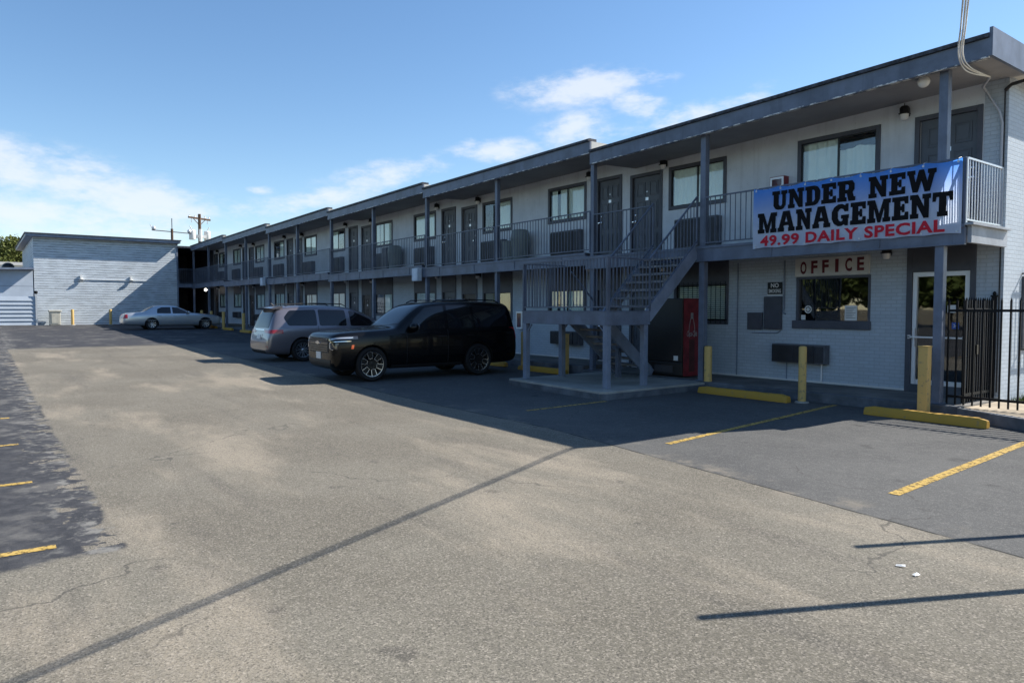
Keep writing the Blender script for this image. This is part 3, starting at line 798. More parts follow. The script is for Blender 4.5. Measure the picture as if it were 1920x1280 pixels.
# ================================================================== OFFICE FRONT
ofw = thing('office_window', 'wide office window with dark vertical blinds, a white notice and thick slate sill', 'window', (-8.03, W, 1.36))
m = MB(); m.box(-8.92, -7.20, W-.05, W-.001, 1.345, 1.52); m.build('sill', TRIM, ofw, bevel=.008)
m = MB(); m.box(-8.85, -8.79, W-.01, W+.12, 1.522, 2.46); m.box(-7.27, -7.22, W-.01, W+.12, 1.522, 2.46); m.box(-8.79, -7.27, W-.01, W+.12, 2.41, 2.46); m.build('frame', TRIM, ofw)
m = MB(); m.box(-8.79, -7.27, W+.06, W+.066, 1.525, 2.41); m.build('pane', GLASSO, ofw)
m = MB()
for k in range(15):
    x = -8.70+k*.052; M = Matrix.Translation((x, W+.13, 0)) @ Matrix.Rotation(R(55+random.uniform(-8, 8)), 4, 'Z')
    m.box(-.022, .022, -.001, .001, 1.78+random.uniform(-.01, .01), 2.40, M)
m.build('vertical_blinds', mat_paint('dark_blind', (.06, .065, .08), .6), ofw)
m = MB(); m.box(-8.45, -8.0, W+.2, W+.35, 1.52, 1.80); m.box(-8.5, -7.9, W+.16, W+.4, 1.52, 1.6); m.build('desk_items', BLACKM, ofw, bevel=.01)
m = MB(); m.box(-7.78, -7.52, W+.052, W+.056, 1.53, 1.84); m.build('notice', WHITE, ofw)
m = MB()
for k in range(7): m.box(-7.75, -7.55-.03*(k % 3), W+.050, W+.0515, 1.79-.035*k, 1.797-.035*k)
m.build('notice_print', BLACKM, ofw)
m = MB(); m.lathe((-8.60, W+.055, 1.76), (0, -1, 0), [(0, .085), (.002, .085), (.002, .06), (.001, .058)], 24); m.lathe((-8.60, W+.055, 1.76), (0, -1, 0), [(0, .045), (.002, .045), (.003, 0)], 5); m.build('round_sticker', WHITE, ofw)
m = MB(); m.box(-8.76, -8.66, W+.05, W+.055, 1.535, 1.64); m.build('small_sticker', WHITE, ofw)
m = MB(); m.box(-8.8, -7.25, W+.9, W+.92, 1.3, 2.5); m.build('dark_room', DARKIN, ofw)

sg = thing('office_sign', 'white board sign with dark red OFFICE letters above the office window', 'sign', (-8.04, W, 2.46))
m = MB(); m.box(-8.86, -7.24, W-.055, W-.003, 2.47, 2.86); m.build('board', mat_paint('sign_white', (.60, .58, .54), .6, .1, 2), sg, bevel=.004)
m = MB()
for k, ch in enumerate('OFFICE'):
    vs, fs = fit_text(ch, .075 if ch == 'I' else .145, .275, .035); put_text(m, (vs, fs), -8.66+k*.25, 2.655+.012*k*.5, W-.058)
m.build('lettering', mat_paint('dark_red_ink', (.13, .012, .02), .5), sg)

od = thing('office_door', 'white framed glass office door set in a slate surround', 'door', (-5.92, W, .2))
m = MB(); m.box(-6.52, -6.42, W-.03, W+.12, .18, 2.97); m.box(-5.42, -5.33, W-.03, W+.12, .18, 2.97); m.box(-6.42, -5.42, W-.025, W+.1, 2.47, 2.97); m.build('surround', TRIM, od)
m = MB()
m.box(-6.415, -6.335, W+.0, W+.07, .33, 2.465); m.box(-5.505, -5.425, W+.0, W+.07, .33, 2.465); m.box(-6.335, -5.505, W+.0, W+.07, 2.38, 2.465); m.box(-6.335, -5.505, W+.0, W+.07, .33, .42)
m.build('frame', METALW, od, bevel=.004)
m = MB(); m.box(-6.46, -5.46, W-.08, W-.05, 1.22, 1.25); m.box(-6.46, -6.42, W-.08, W+.01, 1.20, 1.27); m.box(-5.5, -5.46, W-.08, W+.01, 1.20, 1.27); m.build('push_bar', METALW, od)
m = MB(); m.box(-6.335, -5.505, W+.03, W+.038, .42, 2.38); m.build('pane', GLASSO, od)
m = MB(); m.box(-6.42, -5.42, W-.06, W+.1, .17, .33); m.build('step', CONCD, od)
m = MB(); m.box(-5.72, -5.60, W+.022, W+.026, 1.40, 1.52); m.build('blue_sticker', mat_plain('blue_sticker', (.03, .10, .45), .4), od)
m = MB(); put_text(m, fit_text('24', .07, .06, .02), -5.66, 1.46, W+.02); m.build('sticker_print', WHITE, od)
m = MB(); m.box(-5.80, -5.66, W+.022, W+.026, 1.70, 1.84); m.build('notice', WHITE, od)
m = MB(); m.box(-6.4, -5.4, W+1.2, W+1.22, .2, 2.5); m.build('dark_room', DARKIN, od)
m = MB(); m.box(-6.36, -6.34, W-.05, W, 1.05, 1.4); m.build('handle', METALW, od)

ns = thing('notice_sign', 'small black sign with white NO SMOKING letters on the brick by the office window', 'sign', (-9.37, W, 2.08))
m = MB(); m.box(-9.56, -9.19, W-.012, W-.002, 2.10, 2.37); m.build('board', BLACKM, ns)
m = MB(); put_text(m, fit_text('NO', .2, .10, .03), -9.375, 2.30, W-.016); put_text(m, fit_text('SMOKING', .31, .085, .03), -9.375, 2.175, W-.016)
m.box(-9.57, -9.18, W-.014, W-.003, 2.075, 2.10); m.build('lettering', WHITE, ns)
for (a, b, c, d, lb) in ((-9.63, -9.18, 1.31, 2.05, 'tall flat slate metal panel on the brick left of the office window'), (-10.06, -9.67, 1.30, 1.69, 'small square slate metal panel low beside a taller one on the brick')):
    eb = thing('electrical_panel', lb, 'electrical box', ((a+b)/2, W, c), 'slate wall panels')
    m = MB(); m.box(a, b, W-.05, W-.002, c, d); m.build('box', TRIM, eb, bevel=.006)
    m = MB(); m.box(a+.025, b-.025, W-.06, W-.05, c+.025, d-.025); m.box(b-.06, b-.045, W-.072, W-.06, (c+d)/2-.03, (c+d)/2+.03); m.build('door', TRIM, eb, bevel=.004)
# conduits on the brick
def conduit(pts, r, label, mat=BLUEL):
    tag(MB().tube(pts, r, 8).build('conduit_pipe', mat, smooth=50), label, 'pipe', 'thin pipes on the brick wall')
conduit([(-9.13, W-.025, 2.85), (-9.13, W-.025, 1.78), (-9.15, W-.05, 1.70), (-9.08, W-.04, 1.66)], .016, 'grey conduit pipe hanging beside the small black sign')
conduit([(-10.35, W-.02, 2.85), (-10.35, W-.02, .22)], .014, 'thin vertical pipe on brick between the barred window and slate panels')
conduit([(-9.05, W-.015, .22), (-9.05, W-.015, .60)], .012, 'short thin pipe below the office air conditioner, left one')
conduit([(-8.22, W-.03, .22), (-8.22, W-.03, .60)], .02, 'short white drain pipe below the office air conditioner, right one', METALW)
conduit([(-9.95, W-.015, 1.22), (-9.3, W-.015, 1.23), (-9.22, W-.015, 1.28)], .012, 'thin bent pipe under the slate wall panels')

# fire extinguisher cabinets
def cabinet(x0, x1, z0, z1, label, body):
    c = thing('fire_extinguisher_cabinet', label, 'cabinet', ((x0+x1)/2, W, z0), 'fire extinguisher cabinets')
    m = MB(); m.box(x0, x1, W-.18, W-.002, z0, z1); m.build('box', body, c, bevel=.006)
    m = MB(); y = W-.186
    m.box(x0+.015, x0+.06, y, y+.006, z0+.015, z1-.015); m.box(x1-.06, x1-.015, y, y+.006, z0+.015, z1-.015); m.box(x0+.06, x1-.06, y, y+.006, z1-.06, z1-.015); m.box(x0+.06, x1-.06, y, y+.006, z0+.015, z0+.06)
    m.build('door_frame', METALW, c)
    m = MB(); m.box(x0+.06, x1-.06, W-.184, W-.181, z0+.06, z1-.06); m.build('pane', mat_plain('cabinet_pane', (.10, .05, .06), .1), c)
    m = MB(); cx = (x0+x1)/2; m.lathe((cx, W-.188, z0+.07), (0, 0, 1), [(0, 0), (0, .012), (.26, .012), (.30, .006), (.32, .006)], 10); m.build('extinguisher', REDM, c)
cabinet(-9.44, -9.08, dk(0)+1.02, dk(0)+1.55, 'red sided fire extinguisher cabinet on the upstairs wall above the banner', REDM)
cabinet(-18.83, -18.48, 1.12, 1.70, 'white framed fire extinguisher cabinet on the brick behind the black car', METALW)

# ================================================================== VENDING MACHINE
vm = thing('vending_machine', 'red sided drinks vending machine with dark front standing under the stairs', 'vending machine', (-11.4, 13.3, .18))
vx0, vx1, vy0, vy1, vz0, vz1 = -12.0, -10.83, 13.02, 13.62, .18, 2.02
m = MB(); m.box(vx0, vx1-.012, vy0+.05, vy1, vz0+.02, vz1); m.build('cabinet', BLACKM, vm, bevel=.01)
m = MB(); m.box(vx0+.02, vx1-.03, vy0, vy0+.05, vz0+.36, vz1-.02); m.box(vx0+.02, vx1-.03, vy0+.01, vy0+.05, vz0+.04, vz0+.34); m.build('front_panel', mat_plain('dark_vending_front', (.013, .013, .014), .38, 0, .5), vm, bevel=.012)
m = MB(); m.box(vx1-.011, vx1, vy0+.02, vy1-.01, vz0+.03, vz1-.01); m.build('side_panel', REDM, vm)
def onx(m, vf, cy, cz, x):
    vs, fs = vf; m.add([(x, cy+v[0], cz+v[1]) for v in vs], fs)
m = MB(); yc = (vy0+vy1)/2
# bottle outline: neck, shoulders, body strips
half = [(.0, .92), (.028, .92), (.032, .80), (.05, .72), (.075, .58), (.085, .45), (.07, .33), (.08, .18), (.075, .02)]
def strip(m, pts, w, x):
    v = []
    for p in pts: v += [(x, yc+p[0]-w, vz0+.62+p[1]*.95), (x, yc+p[0]+w, vz0+.62+p[1]*.95)]
    m.add(v, [(2*i, 2*i+1, 2*i+3, 2*i+2) for i in range(len(pts)-1)])
strip(m, [(p[0]*1.25, p[1]) for p in half[1:7]], .009, vx1+.003); strip(m, [(-p[0]*1.25, p[1]) for p in half[1:7]], .009, vx1+.003)
m.box(vx1+.002, vx1+.004, yc-.045, yc+.045, vz0+1.36, vz0+1.50)
onx(m, fit_text('Coca-Cola', .36, .13, .015, .35), yc, vz0+1.02, vx1+.006)
m.build('lettering', mat_paint('faded_white_print', (.34, .32, .32), .6), vm)
m = MB()
strip(m, [(.0, -.52), (.01, -.3), (.0, .28)], .10, vx1+.002); m.build('bottle_print', mat_paint('brown_print', (.09, .022, .018), .4), vm)
m = MB(); m.box(vx1-.28, vx1-.15, vy0-.004, vy0-.001, vz0+.39, vz0+.50); m.build('price_sticker', WHITE, vm)
m = MB(); m.box(vx0+.3, vx1-.3, vy0-.006, vy0+.01, vz0+.10, vz0+.26); m.build('dispenser_flap', mat_plain('flap_grey', (.05, .05, .055), .3), vm)

# ================================================================== LAMPS AND AIR CONDITIONERS
ORD = ['first', 'second', 'third', 'fourth', 'fifth', 'sixth', 'seventh', 'eighth', 'ninth', 'tenth', 'eleventh', 'twelfth']
def lamp_proto():
    o = thing('wall_lamp', 'proto', 'wall lamp', (0, 0, 0), 'black coach lamps on the room walls')
    m = MB(); m.box(-.055, .055, -.02, -.001, -.05, .10); m.box(-.075, .075, -.19, -.02, -.02, .0); m.lathe((0, -.105, -.015), (0, 0, 1), [(0, .085), (.12, .085), (.15, .06), (.155, 0)], 12)
    m.bar((0, -.105, .13), (0, -.105, .19), .012); m.build('housing', LAMPB, o, smooth=40)
    m = MB(); m.lathe((0, -.105, -.13), (0, 0, 1), [(0, 0), (.005, .045), (.03, .072), (.115, .078), (.116, 0)], 12); m.build('globe', LAMPG, o, smooth=50)
    return o
lp = lamp_proto(); first = True
cnt = {'up': 0, 'lo': 0}
for (x, z, n, fl, i) in LAMP_SPOTS:
    o = lp if first else copy_tree(lp)
    first = False
    o.location = (x, W, z)
    k = cnt[fl]; cnt[fl] += 1
    if fl == 'up': o['label'] = 'black coach lamp with white globe high on the upstairs wall, %s from the banner end' % ORD[k]
    elif k == 0: o['label'] = 'black coach lamp with white globe between the office window and office door'
    else: o['label'] = 'black coach lamp with white globe on the ground floor brick, %s from the office end' % ORD[k]
def ac_proto():
    o = thing('air_conditioner', 'proto', 'air conditioner', (0, 0, 0), 'wall air conditioners under the windows')
    m = MB(); m.box(-.65, .65, -.20, -.001, 0, .70); m.build('case', ACL, o, bevel=.01)
    m = MB(); m.box(-.61, .40, -.215, -.20, .04, .66)
    for k in range(15): m.box(-.60, .39, -.228, -.215, .055+k*.04, .073+k*.04)
    for x in (-.62, -.11, .39): m.box(x, x+.02, -.232, -.215, .04, .66)
    m.build('grille', ACM, o)
    m = MB(); m.box(.42, .62, -.212, -.20, .05, .65); m.build('control_cover', ACM, o, bevel=.004)
    return o
ap = ac_proto(); first = True
cnt = {'up': 0, 'lo': 0}
for (a, b, z0, z1, n, fl, i) in AC_SPOTS:
    if fl == 'lo' and n in (2,): continue
    if fl == 'lo' and n == 1 and i == 1: continue
    o = ap if first else copy_tree(ap)
    first = False
    o.location = ((a+b)/2, W, z0); o.scale = ((b-a)/1.3, 1, (z1-z0)/.70)
    k = cnt[fl]; cnt[fl] += 1
    if fl == 'up': o['label'] = 'dark grille air conditioner under an upstairs window, %s counting from the banner' % ORD[k]
    elif n == 0: o['label'] = 'long low dark air conditioner below the office window behind a yellow bollard'
    elif n == 1: o['label'] = 'dark air conditioner on the brick, seen under the stair landing'
    else: o['label'] = 'dark ground floor air conditioner past the minivan, %s towards the far corner' % ORD[k-2]

# round soffit lights and the lit bulb in the far corner
for (x, y, z, lit, lb) in ((-5.72, 13.05, 5.62, False, 'white round globe light under the roof eave beside the end post'), (-56.2, 13.6, 3.2, True, 'small lit white bulb glowing in the dark far corner passage')):
    g = thing('ceiling_light', lb, 'ceiling light', (x, y, z))
    m = MB(); m.lathe((x, y, z+.10), (0, 0, 1), [(0, .07), (.05, .07), (.051, 0)], 12); m.build('base', WHITE, g)
    m = MB(); m.blob((x, y, z+.02), (.10, .10, .10), 14, 8); m.build('globe', LAMPON if lit else LAMPG, g, smooth=60)

# things on the balcony
def bin_(x, y, z, label, lidded=True):
    o = thing('trash_can', label, 'trash can', (x, y, z), 'bins on the balcony')
    m = MB(); m.lathe((x, y, z), (0, 0, 1), [(0, 0), (0, .24), (.70, .29), (.74, .30), (.74, .0)], 20); m.build('body', PLASTIC, o, smooth=40)
    if lidded:
        m = MB(); m.lathe((x, y, z+.74), (0, 0, 1), [(0, .31), (.05, .32), (.30, .26), (.33, .2), (.34, 0)], 20); m.build('lid', PLASTIC, o, smooth=40)
bin_(-18.30, 14.0, dk(1), 'tall grey green domed trash can on the balcony left of the stairs')
bin_(-18.85, 14.02, dk(1), 'open grey green trash can beside the domed one on the balcony', False)
bin_(-26.9, 14.0, dk(2), 'grey green domed trash can farther along the balcony', True)
o = thing('storage_cabinet', 'plain grey cabinet standing on the balcony between two air conditioners', 'cabinet', (-27.3, 14.1, dk(2)))

m = MB(); m.box(-27.75, -27.2, 13.8, 14.35, dk(2)+.04, dk(2)+1.02); m.build('body', ACL, o, bevel=.01)
m = MB(); m.box(-27.72, -27.48, 13.785, 13.80, dk(2)+.08, dk(2)+.98); m.box(-27.47, -27.23, 13.785, 13.80, dk(2)+.08, dk(2)+.98); m.build('door', ACL, o, bevel=.004)
# boxes fixed on the balcony beam
for (x, z, w, h, lb) in ((-22.75, 2.78, .42, .46, 'pale blue metal box on the balcony beam above the black car'), (-40.1, 3.07, .4, .44, 'pale box on the far balcony beam above the minivan')):
    eb = thing('junction_box', lb, 'box', (x, 12.8, z), 'pale boxes on the balcony beam')
    m = MB(); m.box(x-w/2, x+w/2, 12.62, 12.80, z, z+h); m.build('box', mat_paint('pale_box', (.55, .62, .70), .5, .1), eb, bevel=.01)
    m = MB(); m.box(x-w/2+.03, x+w/2-.03, 12.612, 12.62, z+.03, z+h-.03); m.build('cover', mat_paint('pale_cover', (.6, .66, .74), .5, .1), eb, bevel=.004)

# ================================================================== BOLLARDS, WHEEL STOPS
def bollard(x, y, h, r, sq, label, base=False):
    z = zg(x); o = thing('bollard', label, 'bollard', (x, y, z), 'yellow bollards along the building')
    m = MB()
    if sq: m.box(x-r, x+r, y-r, y+r, z-.05, z+h)
    else: m.lathe((x, y, z-.05), (0, 0, 1), [(0, r), (h+.03, r), (h+.05, r*.9), (h+.06, r*.5), (h+.062, 0)], 18)
    m.build('post', YELP, o, smooth=40, bevel=.008 if sq else 0)
    m = MB()
    if sq: m.box(x-r-.008, x+r+.008, y-r-.008, y+r+.008, z+h, z+h+.02); m.build('cap', YELP, o, bevel=.004)
    else: m.lathe((x, y, z-.02), (0, 0, 1), [(0, r*1.9), (.045, r*1.7), (.05, r)], 18); m.build('collar', CONC, o)
bollard(-5.36, 12.52, 1.14, .075, True, 'square yellow steel bollard standing behind the nearest wheel stop')
bollard(-7.5, 12.45, 1.06, .072, False, 'round yellow bollard below the office window between two wheel stops')
bollard(-10.0, 12.86, .95, .085, False, 'round yellow bollard beside the red vending machine')
bollard(-14.4, 12.52, 1.05, .08, True, 'square yellow bollard seen under the stair landing')
bollard(-16.2, 12.52, 1.05, .08, False, 'round yellow bollard behind the left leg of the stair landing')
for k, x in enumerate((-42.4, -46.6, -49.5, -52.0)): bollard(x, 12.3, 1.05, .09, False, 'round yellow bollard along the far kerb near the silver sedan, %s from the minivan' % ORD[k])
bollard(-56.2, 5.1, 1.05, .09, False, 'round yellow bollard by the sunlit end wing beside the beige cabinet')
bollard(-56.2, 7.35, 1.05, .09, False, 'round yellow bollard by the sunlit end wing behind the sedan trunk')
def stop(x0, x1, y, label, a=0):
    xc = (x0+x1)/2; z = zg(xc)
    L = (x1-x0)/2; prof = [(-.09, 0), (-.085, .09), (-.05, .145), (.05, .145), (.085, .09), (.09, 0)]
    m = MB(); M = Matrix.Translation((xc, y, z+.002)) @ Matrix.Rotation(a, 4, 'Z'); k = len(prof); n = 14; v = []; f = []
    for i in range(n+1):
        x = -L+2*L*i/n; s = .82 if i in (0, n) else 1
        for (yy, zz) in prof: v.append(M @ Vector((x, yy*s+random.uniform(-.004, .004), zz*s+random.uniform(-.006, .004) if zz else 0)))
    for i in range(n):
        for j in range(k): f.append((i*k+j, i*k+(j+1) % k, (i+1)*k+(j+1) % k, (i+1)*k+j))
    f += [tuple(range(k)), tuple(n*k+j for j in range(k))[::-1]]
    tag(m.add(v, f).build('wheel_stop', YEL, smooth=50, bevel=.006), label, 'wheel stop', 'yellow concrete wheel stops')
stop(-6.03, -4.2, 11.93, 'yellow concrete wheel stop nearest the right edge in front of the square bollard', R(-1))
stop(-9.72, -7.62, 12.22, 'yellow concrete wheel stop in shade below the office window', R(-1))
stop(-16.1, -14.1, 12.3, 'chipped yellow wheel stop seen through the stair landing legs')
stop(-18.7, -16.75, 12.3, 'yellow wheel stop just behind the black car')
for k, x in enumerate((-41, -44.5, -48, -51.5)): stop(x-.9, x+.9, 12.0, 'far yellow wheel stop along the kerb before the silver sedan, %s past the minivan' % ORD[k])

# ================================================================== IRON FENCE
fn = thing('iron_fence', 'black iron picket fence and gate panel at the corner of the building', 'fence', (-4, 13.1, .15))
def pickets(p0, p1, z0, nm, gap=.115, h=1.75):
    a = Vector((p0[0], p0[1], z0)); b = Vector((p1[0], p1[1], z0)); n = max(2, round((b-a).length/gap)); m = MB(); U = Vector((0, 0, 1))
    for i in range(n+1):
        q = a.lerp(b, i/n); m.bar(q+U*.03, q+U*h, .024); m.cyl(q+U*h, q+U*(h+.05), .013, 4, .001)
    for z in (.16, h-.16): m.bar(a+U*z, b+U*z, .03, .042)
    m.build(nm, IRON, fn)
pickets((-5.22, 13.04), (-1.5, 13.04), .15, 'picket_panel', .13)
pickets((-5.02, 13.12), (-5.02, 14.34), .17, 'gate', .095)
for (x, y) in ((-5.02, 14.36), (-1.5, 13.04)):
    m = MB(); m.box(x-.032, x+.032, y-.032, y+.032, .1, 1.98); m.prism([(x-.045, y-.045), (x+.045, y-.045), (x+.045, y+.045), (x-.045, y+.045)], 'z', 1.98, 2.01); m.blob((x, y, 2.04), (.03, .03, .04), 8, 5); m.build('post', IRON, fn)
m = MB(); m.box(-5.05, -4.99, 13.60, 13.66, 1.0, 1.16); m.build('latch', BLACKM, fn)

# steel posts standing beside the driveway, beyond the right edge of the photo: their shadows cross the lot
for (x, y, h, lb) in ((-.47, 9.57, 4.0, 'leaning steel post beside the driveway nearest the building'), (-.38, 7.65, 4.0, 'leaning steel post beside the driveway farther from the building')):
    o = thing('steel_post', lb, 'post', (x, y, 0), 'steel posts beside the driveway')
    m = MB(); m.cyl((x, y, -.05), (x-.194*h, y, h), .036, 14); m.build('pole', GALV, o, smooth=40)
    m = MB(); m.lathe((x, y, -.02), (0, 0, 1), [(0, .14), (.03, .14), (.035, .05)], 14); m.build('base_plate', GALV, o)

# ================================================================== CABLES
def sagline(a, b, sag, n=14):
    a = Vector(a); b = Vector(b)
    return [a.lerp(b, i/n) - Vector((0, 0, sag*4*(i/n)*(1-i/n))) for i in range(n+1)]
WIRE = mat_plain('white_wire', (.75, .74, .70), .5)
BWIRE = mat_plain('black_wire', (.02, .02, .022), .6)
sd = thing('service_drop', 'bundle of slack white service wires hooked to the wall corner under the eave', 'cable', (-4.95, 14, 5.6))
def smooth_path(P, n=9):
    P = [Vector(p) for p in P]; out = []
    for i in range(len(P)-1):
        p0 = P[max(i-1, 0)]; p1 = P[i]; p2 = P[i+1]; p3 = P[min(i+2, len(P)-1)]
        for k in range(n):
            t = k/n; out.append(.5*((2*p1)+(p2-p0)*t+(2*p0-5*p1+4*p2-p3)*t*t+(3*p1-p0-3*p2+p3)*t**3))
    return out+[P[-1]]
m = MB()
for (dx, dz, s) in ((0, 0, 0), (.03, .025, .03), (-.03, .03, .10)):
    p1, p2 = Vector((-4.72+dx, 11.95, 5.56+dz)), Vector((-2.02+dx, 5.39, 5.2+dz))
    m.tube(smooth_path([(-4.97, 13.75, 5.66+dz*.2), (-4.93+dx, 12.8, 5.60+dz-s*.6)] + [p1.lerp(p2, q/5) for q in range(6)] + [(-1.3+dx, 3.8, 5.3+dz), (1.2, -10, 8.2)]), .011, 6)
m.build('wires', WIRE, sd, smooth=60)
m = MB(); m.tube([(-4.98, 14.36, 3.2), (-4.98, 14.36, 5.0), (-5.02, 14.34, 5.2), (-5.22, 14.3, 5.58), (-5.2, 14.1, 5.62), (-4.97, 13.75, 5.66)], .024, 8)
m.build('conduit', mat_plain('grey_conduit', (.42, .43, .46), .5), sd, smooth=60)
m = MB(); m.tube([(-4.95, 14.37, 5.55), (-4.95, 14.37, .3)], .012, 6); m.tube([(-4.95, 14.37, 5.55), (-4.85, 14.34, 5.62), (-4.55, 14.3, 5.64)], .03, 6); m.build('ground_wire', BWIRE, sd)
sp_ = thing('utility_pole', 'wooden utility pole by the street holding up the service wires', 'utility pole', (1, -10.1, 0))
m = MB(); m.cyl((1, -10.15, -.2), (1, -10.15, 9.2), .16, 10, .12); m.build('pole', WOOD, sp_, smooth=40)
m = MB(); m.bar((-.2, -10, 8.7), (2.2, -10, 8.7), .12, .14); m.build('crossarm', WOOD, sp_)

# ================================================================== FAR WING
XW = -57.0; zw = zg(XW)
wing = thing('wing_building', 'pale blue brick end wing with flat roof closing off the far end of the lot', 'building', (-62, 7.4, zw))
m = MB()
m.add([(XW, 3.05, zw-.1), (XW, 11.83, zw-.1), (XW, 11.83, 6.62), (XW, 3.05, 6.62)], [(0, 1, 2, 3)])
m.add([(XW, 3.05, zw-.1), (XW-14, 3.05, zw-.1), (XW-14, 3.05, 6.62), (XW, 3.05, 6.62)], [(0, 1, 2, 3)])
m.add([(XW, 11.83, zw-.1), (XW-14, 11.83, zw-.1), (XW-14, 11.83, 6.62), (XW, 11.83, 6.62)], [(0, 1, 2, 3)])
m.add([(XW-14, 3.05, zw-.1), (XW-14, 11.83, zw-.1), (XW-14, 11.83, 6.62), (XW-14, 3.05, 6.62)], [(0, 1, 2, 3)])
m.build('wall', BRICKW, wing)
m = MB(); m.box(XW-14.3, XW+.50, 2.62, 12.0, 6.56, 6.74); m.build('roof', BLUEL, wing, bevel=.01)
m = MB(); m.box(XW-14.35, XW+.56, 2.56, 12.05, 6.742, 6.80); m.build('drip_edge', SHINGLE, wing)
m = MB(); m.box(XW-.04, XW+.03, 11.80, 11.90, zw, 6.55); m.build('corner_trim', BLUEL, wing)
# dark corner passage between the wing and the motel
m = MB(); m.box(XW-9, XW+.15, 11.9, 14.9, 6.28, 6.42); m.build('passage_roof', SHINGLE, wing)
m = MB(); m.box(XW-9, XW-.02, 11.9, 14.9, 3.45, 3.62); m.build('passage_deck', CONCD, wing)
m = MB(); m.box(XW-.02, XW+.05, 11.9, 14.38, 3.38, 3.66); m.build('passage_beam', BLUE, wing)
m = MB(); m.box(XW-9.1, XW-9, 11.85, 14.9, zw-.1, 6.4); m.box(XW-9, XW-.1, 14.5, 14.6, zw-.1, 6.3); m.build('passage_wall', TRIM, wing)
m = MB(); rail(m, (XW, 11.95), (XW, 14.35), 3.66); m.build('railing', BLUE, wing)
m = MB(); m.box(XW-3.2, XW-2.2, 14.44, 14.5, zw+.1, zw+2.2); m.build('door', DOORM, wing)
for (y, lb) in ((5.73, 'small white floodlight on the sunlit wing wall, left one of two'), (8.77, 'small white floodlight on the sunlit wing wall, right one of two')):
    o = thing('floodlight', lb, 'floodlight', (XW, y, 3.8), 'floodlights on the wing wall')
    m = MB(); m.box(XW, XW+.06, y-.09, y+.09, 3.76, 3.94); m.build('base', WHITE, o)
    m = MB(); m.lathe((XW+.06, y, 3.86), (.75, 0, -.66), [(0, .05), (.05, .06), (.10, .12), (.18, .13), (.18, .12), (.16, 0)], 14); m.build('head', WHITE, o, smooth=40)
    m = MB(); m.box(XW+.03, XW+.12, y-.05, y+.05, 3.90, 4.12); m.build('bracket', WHITE, o)
conduit([(XW+.03, 5.8, 3.80), (XW+.03, 10.2, 3.78)], .025, 'thin horizontal pipe linking the two floodlights on the wing wall', GALV)
# mast on the wing roof
mast = thing('roof_mast', 'short mast with two side arms rising from the wing roof', 'mast', (XW-3, 12.0, 6.5))
my, mx_ = 12.15, XW-3
m = MB(); m.cyl((mx_, my, 6.4), (mx_, my, 7.95), .09, 8); m.build('pole', WOOD, mast)
m = MB(); m.bar((mx_+.5, my-1.5, 7.72), (mx_-.5, my+1.5, 7.72), .06); m.cyl((mx_, my, 7.9), (mx_, my, 8.75), .03, 6); m.build('arms', BWIRE, mast)
m = MB()
for s in (-1.35, 1.35): m.blob((mx_-s*.33, my+s, 7.88), (.13, .16, .16), 8, 6); m.bar((mx_-s*.33, my+s, 7.7), (mx_-s*.4, my+s*1.2, 8.15), .04)
m.build('heads', GALV, mast)
# utility pole with transformers
up_ = thing('utility_pole', 'brown wooden utility pole with crossarm and two white transformers behind the corner', 'utility pole', (-75, 17.7, 1))
px_, py_ = -75, 17.7
m = MB(); m.cyl((px_, py_, 0), (px_, py_, 11.1), .20, 10, .14); m.build('pole', WOOD, up_, smooth=40)
m = MB(); m.bar((px_+.4, py_-1.10, 10.70), (px_-.4, py_+1.10, 10.62), .14, .16)
m.bar((px_, py_, 10.0), (px_+.2, py_-.6, 10.6), .05); m.bar((px_, py_, 10.0), (px_-.2, py_+.6, 10.6), .05); m.build('crossarm', WOOD, up_)
m = MB()
for s in (-1.0, -.45, .55, 1.0): m.lathe((px_-s*.36, py_+s, 10.74), (0, 0, 1), [(0, .03), (.05, .06), (.12, .04), (.16, .06), (.2, .02)], 8)
for s in (-.8, .8): m.bar((px_-s*.36, py_+s, 10.58), (px_-s*.36, py_+s, 10.2), .07)
m.build('insulators', GALV, up_)
for s in (-.78, .72):
    m = MB(); m.lathe((px_+.15-s*.3, py_+s, 8.55), (0, 0, 1), [(0, 0), (0, .28), (.05, .30), (.85, .30), (.92, .24), (.95, 0)], 16)
    m.cyl((px_+.15-s*.3, py_+s, 9.45), (px_+.15-s*.3, py_+s*1.25, 9.85), .05, 6); m.build('transformer', WHITE, up_, smooth=40)
m = MB(); m.box(px_-.1, px_+.3, py_-.5, py_+.5, 8.75, 9.05); m.lathe((px_+.3, py_, 8.4), (0, 0, 1), [(0, .14), (1.2, .14), (1.21, 0)], 10); m.build('bracket', WHITE, up_)

# ================================================================== SHED, LAP PANEL FENCE, BACKGROUND
XS = -57.02
shed = thing('shed_building', 'low pale blue shed with lean eave left of the end wing', 'shed', (-61, -3, zw))
m = MB(); m.box(XS-6, XS, -12, 3.0, zw-.1, 4.35); m.build('wall', mat_paint('pale_shed_paint', (.47, .53, .60), .7, .06, 1.5), shed)
m = MB(); M = Matrix.Rotation(R(1.6), 4, 'X'); m.box(XS-6.3, XS+.55, -12.2, 3.04, 4.38, 4.50, Matrix.Translation((0, 0, .0)) @ Matrix.Translation((0, 3, 4.4)) @ M @ Matrix.Translation((0, -3, -4.4))); m.build('roof', BLUEL, shed)
m = MB(); m.box(XS, XS+.004, -12, 2.98, 3.28, 3.295); m.build('wall_seam', TRIM, shed)
pf = thing('panel_fence', 'pale horizontal lap board fence panel left of the end wing', 'fence', (-56.4, -3, zw))
m = MB(); nb = 7; hh = 1.84/nb
